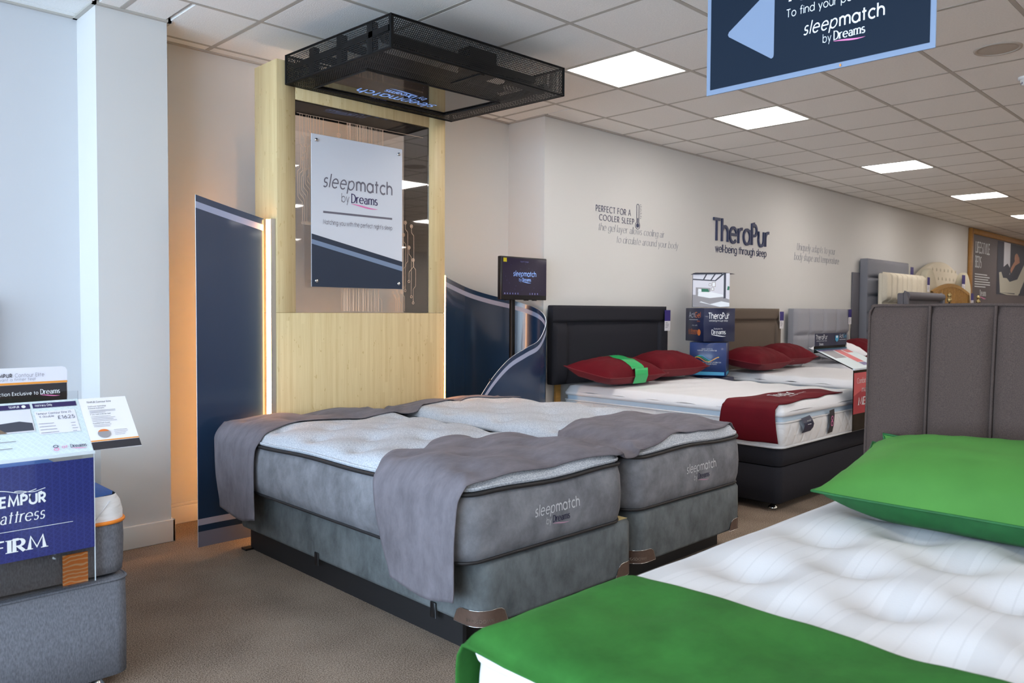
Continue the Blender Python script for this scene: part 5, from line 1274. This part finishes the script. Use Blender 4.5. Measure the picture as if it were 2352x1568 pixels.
letters(t,'tray_lettering','ink_black',[('paper_lilac',rect(-2.592,.085,-2.472,.18)),('ink_dark',rect(-2.592,.195,-2.462,.215)+rect(-2.80,.195,-2.60,.215)),('pic_light',rect(-2.78,.10,-2.602,.192)),('pic_dark',[[(-2.74,.105),(-2.605,.105),(-2.605,.135),(-2.64,.145),(-2.74,.135)]]),('pic_brown',[[(-2.78,.10),(-2.68,.10),(-2.70,.12),(-2.78,.125)]])],so2,UX,tuple(sl))
so3=tuple(Vector(so)+sn_*.0020)
letters(t,'tray_lettering','ink_black',[('ink_white',fit('Mattress Only',-2.585,-2.535,.201,cap=.009,wt=.12)+fit('TEMPUR',-2.66,-2.63,.201,cap=.008,wt=.13)+disc(-2.618,.205,.006)),fit('Tempur Contour Elite 25',-2.588,-2.485,.166,cap=.008,wt=.08),fit("4'6 double",-2.588,-2.538,.153,cap=.008,wt=.08),fit('£1625',-2.528,-2.478,.142,cap=.014,wt=.08),('ink_grey',bodylines(-2.588,-2.535,.09,.127,4,.0015,5)+bodylines(-2.495,-2.475,.088,.122,4,.0015,7)+bodylines(-2.78,-2.66,.04,.08,4,.0018,8)),('ink_pink',fit('at',-2.540,-2.524,.021,cap=.011,wt=.1)),('ink_dark',a),('ink_pink',b_),*e8],so3,UX,tuple(sl))
# wing leaflet
q=MB(); V3=lambda x,s_,o_=.0:tuple(Vector((x,0,0))+Vector(so)+sl*s_+sn_*o_)
q.hexa([V3(-2.452,.0),V3(-2.300,-.002),V3(-2.300,.222),V3(-2.452,.222)],[V3(-2.452,.0,.001),V3(-2.300,-.002,.001),V3(-2.300,.222,.001),V3(-2.452,.222,.001)]); wl=q.build('leaflet','paper_white',t); wl['label']='white leaflet with orange and black foot bands'
circ=[]
letters(wl,'leaflet_print','ink_black',[('print_black',rect(-2.452,.0,-2.300,.032)),('print_orange',rect(-2.452,.034,-2.300,.039)),fit('TEMPUR Contour Elite',-2.43,-2.352,.200,cap=.007,wt=.1),fit('CoolTouch Technology',-2.43,-2.372,.182,cap=.005,wt=.1),fit('Exclusive to Dreams',-2.43,-2.380,.173,cap=.005,wt=.1),fit('If you want a firmer feel',-2.43,-2.366,.146,cap=.005,wt=.1),fit('QuickRefresh Cover',-2.43,-2.376,.107,cap=.005,wt=.1),('ink_grey',bodylines(-2.43,-2.345,.155,.165,3,.0012,2)+bodylines(-2.43,-2.335,.118,.138,4,.0012,3)+bodylines(-2.43,-2.345,.095,.101,2,.0012,4)+bodylines(-2.372,-2.325,.055,.075,4,.001,6)),('pic_grey',disc(-2.405,.064,.020,.018)),('ink_orange',[[(-2.405+.020*math.cos(a),.064+.018*math.sin(a)) for a in [PI*(.15+.7*i/10) for i in range(11)]]])],tuple(Vector(so)+sn_*.0016),UX,tuple(sl))
# header card
q=MB(); hz0,hz1=.992,1.108; q.mi=0; pts=[(-2.88,hz0),(-2.492,hz0),(-2.482,hz0+.01),(-2.482,hz1-.014),(-2.487,hz1-.004),(-2.497,hz1),(-2.88,hz1)]
q.hexa([(x,-1.097,z) for x,z in pts][::-1],[(x,-1.0955,z) for x,z in pts][::-1]); hc=q.build('header_card','paper_lilac',t)
a,b_=dreams(-2.563,-2.505,1.018)
letters(hc,'header_print','ink_black',[('print_black',rect(-2.879,hz0+.001,-2.484,1.052)),('print_orange',rect(-2.879,1.053,-2.4825,1.060))],(0,-1.0985,0),UX,UZ)
letters(hc,'header_print','ink_black',[fit('TEMPUR',-2.698,-2.644,1.078,cap=.011,wt=.14),('ink_grey',fit('Contour Elite',-2.636,-2.552,1.078,cap=.012,wt=.06)+fit('If you want a firmer feel',-2.72,-2.578,1.066,cap=.009,wt=.06)),('ink_white',fit('Selection Exclusive to',-2.71,-2.570,1.018,cap=.011,wt=.1)+a),('ink_pink',b_)],(0,-1.0995,0),UX,UZ)
# red stand on the nearest wall bed
t=thing('price_stand','clear acrylic price stand with a red MEDIUM print, partly behind the brown headboard','display stand',(2.73,-1.76,.44))
stand(t,3.03,.59,-1.762,-1.47,.445,.892,1.02,1.15,3.0)
letters(t,'red_print','print_red',[rect(2.445,.568,3.02,.868)],(0,-1.7665,0),UX,UZ)
letters(t,'stand_lettering','print_red_pale',[[[(2.445,.70),(2.6,.74),(2.8,.80),(3.02,.86),(3.02,.868),(2.445,.868)]],('ink_white',[])],(0,-1.7675,0),UX,UZ)
letters(t,'stand_lettering','ink_white',[fit('Combination sleeper',2.50,2.95,.79,cap=.038,wt=.07,serif=True,track=.09),fit('mattress',2.59,2.85,.725,cap=.038,wt=.07,serif=True,track=.09),fit('MEDIUM',2.53,2.92,.63,cap=.055,wt=.12,serif=True,track=.11)],(0,-1.7685,0),UX,UZ)
sl2=Vector((0,.292,.128)).normalized(); so_=Vector((0,-1.764,.8965)); sn2=Vector((1,0,0)).cross(sl2)
letters(t,'tray_print','print_mint',[('print_mint',rect(2.45,0,3.02,.31)),('pic_grey',[(lambda c:[c])(0)] if False else rect(2.50,.17,2.70,.30)),('print_red_pale',rect(2.72,.09,2.84,.29)+rect(2.86,.24,2.98,.29)),('print_violet',rect(2.72,.04,2.84,.085)+rect(2.46,.29,2.98,.308))],tuple(so_),UX,tuple(sl2))
q=MB(); q.box(2.46,3.03,-1.466,-1.464,1.01,1.145); hc=q.build('header_card','print_navy',t)
letters(hc,'header_print','ink_white',[fit('TheraPur',2.47,2.67,1.10,cap=.034,wt=.1),fit('well-being through sleep',2.48,2.66,1.085,cap=.007,wt=.1),fit('Acti',2.89,2.96,1.105,cap=.03,wt=.09),('print_cyan',fit('Gel',2.96,3.02,1.105,cap=.03,wt=.09)+rect(2.46,1.012,3.03,1.028)),rect(2.89,1.09,3.01,1.093),dreams(2.53,2.60,1.055)[0],('print_cyan',[[(2.81,1.125),(2.81,1.09),(2.84,1.075),(2.87,1.09),(2.87,1.125)]]),disc(2.84,1.115,.016,.010)],(0,-1.4675,0),UX,UZ)

# ---- hanging sign
t=thing('hanging_sign','navy hanging sign with a pale blue arrow pointing left','sign',(-.75,-2.887,2.09))
sy0,sy1,sz0,sz1=-2.502,-3.273,2.091,2.62
q=MB(); q.box(-.752,-.747,sy1,sy0,sz0,sz1); q.build('border_sheet','sign_blue',t)
q=MB(); q.box(-.7545,-.752,sy1+.016,sy0-.016,sz0+.018,sz1-.018); q.build('navy_field','sign_navy',t)
SO=(-.7560,0,0); SU=(0,-1,0)   # u = -y
def S_(y): return -y
letters(t,'arrow','sign_blue',[[[(2.588,2.289),(2.592,2.281),(2.755,2.170),(2.762,2.173),(2.764,2.181),(2.764,2.405),(2.760,2.412),(2.752,2.410),(2.592,2.298)]]],SO,SU,UZ)
logo_part(t,'logotype',('ink_white','ink_white','ink_white','ink_white','ink_pink'),2.868,3.128,2.222,SO,SU,UZ)
letters(t,'lettering','ink_white',[fit('To find your perfect match',2.808,3.20,2.294,cap=.026,wt=.075,track=.12),fit('follow me',2.81,3.18,2.345,cap=.075,wt=.13,shear=.18,track=.1)],SO,SU,UZ)
boxo('sticker','print_orange',-.756,-.7545,-2.995,-2.990,2.094,2.102,t)
for y in (-2.6,-3.17): q=MB(); q.tube([(-.75,y,sz1),(-.75,y,CEIL+.006)],.0012,5); q.build('suspension_wire','chrome',t)

# ---- grey marl bed at the left edge
RZ=.05
lx1,ly0=-2.335,-1.235; lw,ll=1.37,1.80
t=thing('mattress','white, orange-piped and grey marl mattress at the left picture edge','mattress',(lx1-lw/2,ly0+ll/2,.40))
x0,x1,y0,y1=lx1-lw,lx1,ly0,ly0+ll
q=MB(); ringwall(q,x0,x1,y0,y1,.07,[(-.02,.402),(-.004,.406),(0,.44),(.002,.52),(.0,.575)]); q.build('grey_border','grey_marl',t)
piping(x0,x1,y0,y1,.07,.580,.0065,.002,'orange_piping','orange_piping',t)
q=MB(); ringwall(q,x0,x1,y0,y1,.07,[(0,.585),(.0,.61),(-.008,.645),(-.022,.668)]); q.build('white_border','white_stitch',t)
q=MB()
for k in range(18):
    y=y0-.001; xx=x1-.06-k*.055
    q.tube([(xx,y-.0005,.59),(xx-.07,y+.004,.655)] if k%3 else [(xx,y-.0005,.655),(xx-.05,y,.59)],.0018,4)
q.build('stitch_line','white_top',t)
q=MB(); q.grid(rr_grid(x0+.022,x1-.022,y0+.022,y1-.022,.06,20,26,lambda x,y,ed:.668+edge_prof(ed,.05,.016))); q.build('blue_top','royal_blue',t)
q=MB(); q.box(-2.542,-2.468,y0-.012,y0-.003,.402,.50); q.build('brand_patch','orange_wave',t)['label']='orange patch with wavy line pattern'
t=thing('divan_base','grey marl divan base at the left picture edge','bed base',(lx1-lw/2,ly0+ll/2,0))
q=MB(); ringwall(q,x0+.005,x1-.0,y0+.0,y1,.045,[(-.02,.045),(0,.055),(.002,.2),(0,.375),(-.006,.388),(-.03,.392)]); q.poly([(x,y,.392) for x,y in rr_loop(x0+.005,x1,y0,y1,.045,-.03)]); q.poly([(x,y,.045) for x,y in rr_loop(x0+.005,x1,y0,y1,.045,-.02)][::-1]); q.build('upholstery','grey_marl',t)
piping(x0+.005,x1,y0,y1,.045,.383,.005,.0,'edge_piping','grey_marl',t)
for x in (x0+.09,x1-.085):
    for y in (y0+.075,y1-.1): q=MB(); q.lathe(x,y,[(.022,.05),(.012,.04),(.014,.028),(.026,.014),(.028,.004),(.026,0)],16); q.build('castor','chrome',t)
t=thing('headboard','grey upholstered headboard of the left-edge bed, barely in frame','headboard',(-3.1,.66,0))
boxo('board','grey_marl',-3.75,-2.395,.60,.67,.35,1.36,t,bevel=(.02,3)); strutset(t,-3.7,-2.5,.63,.4)
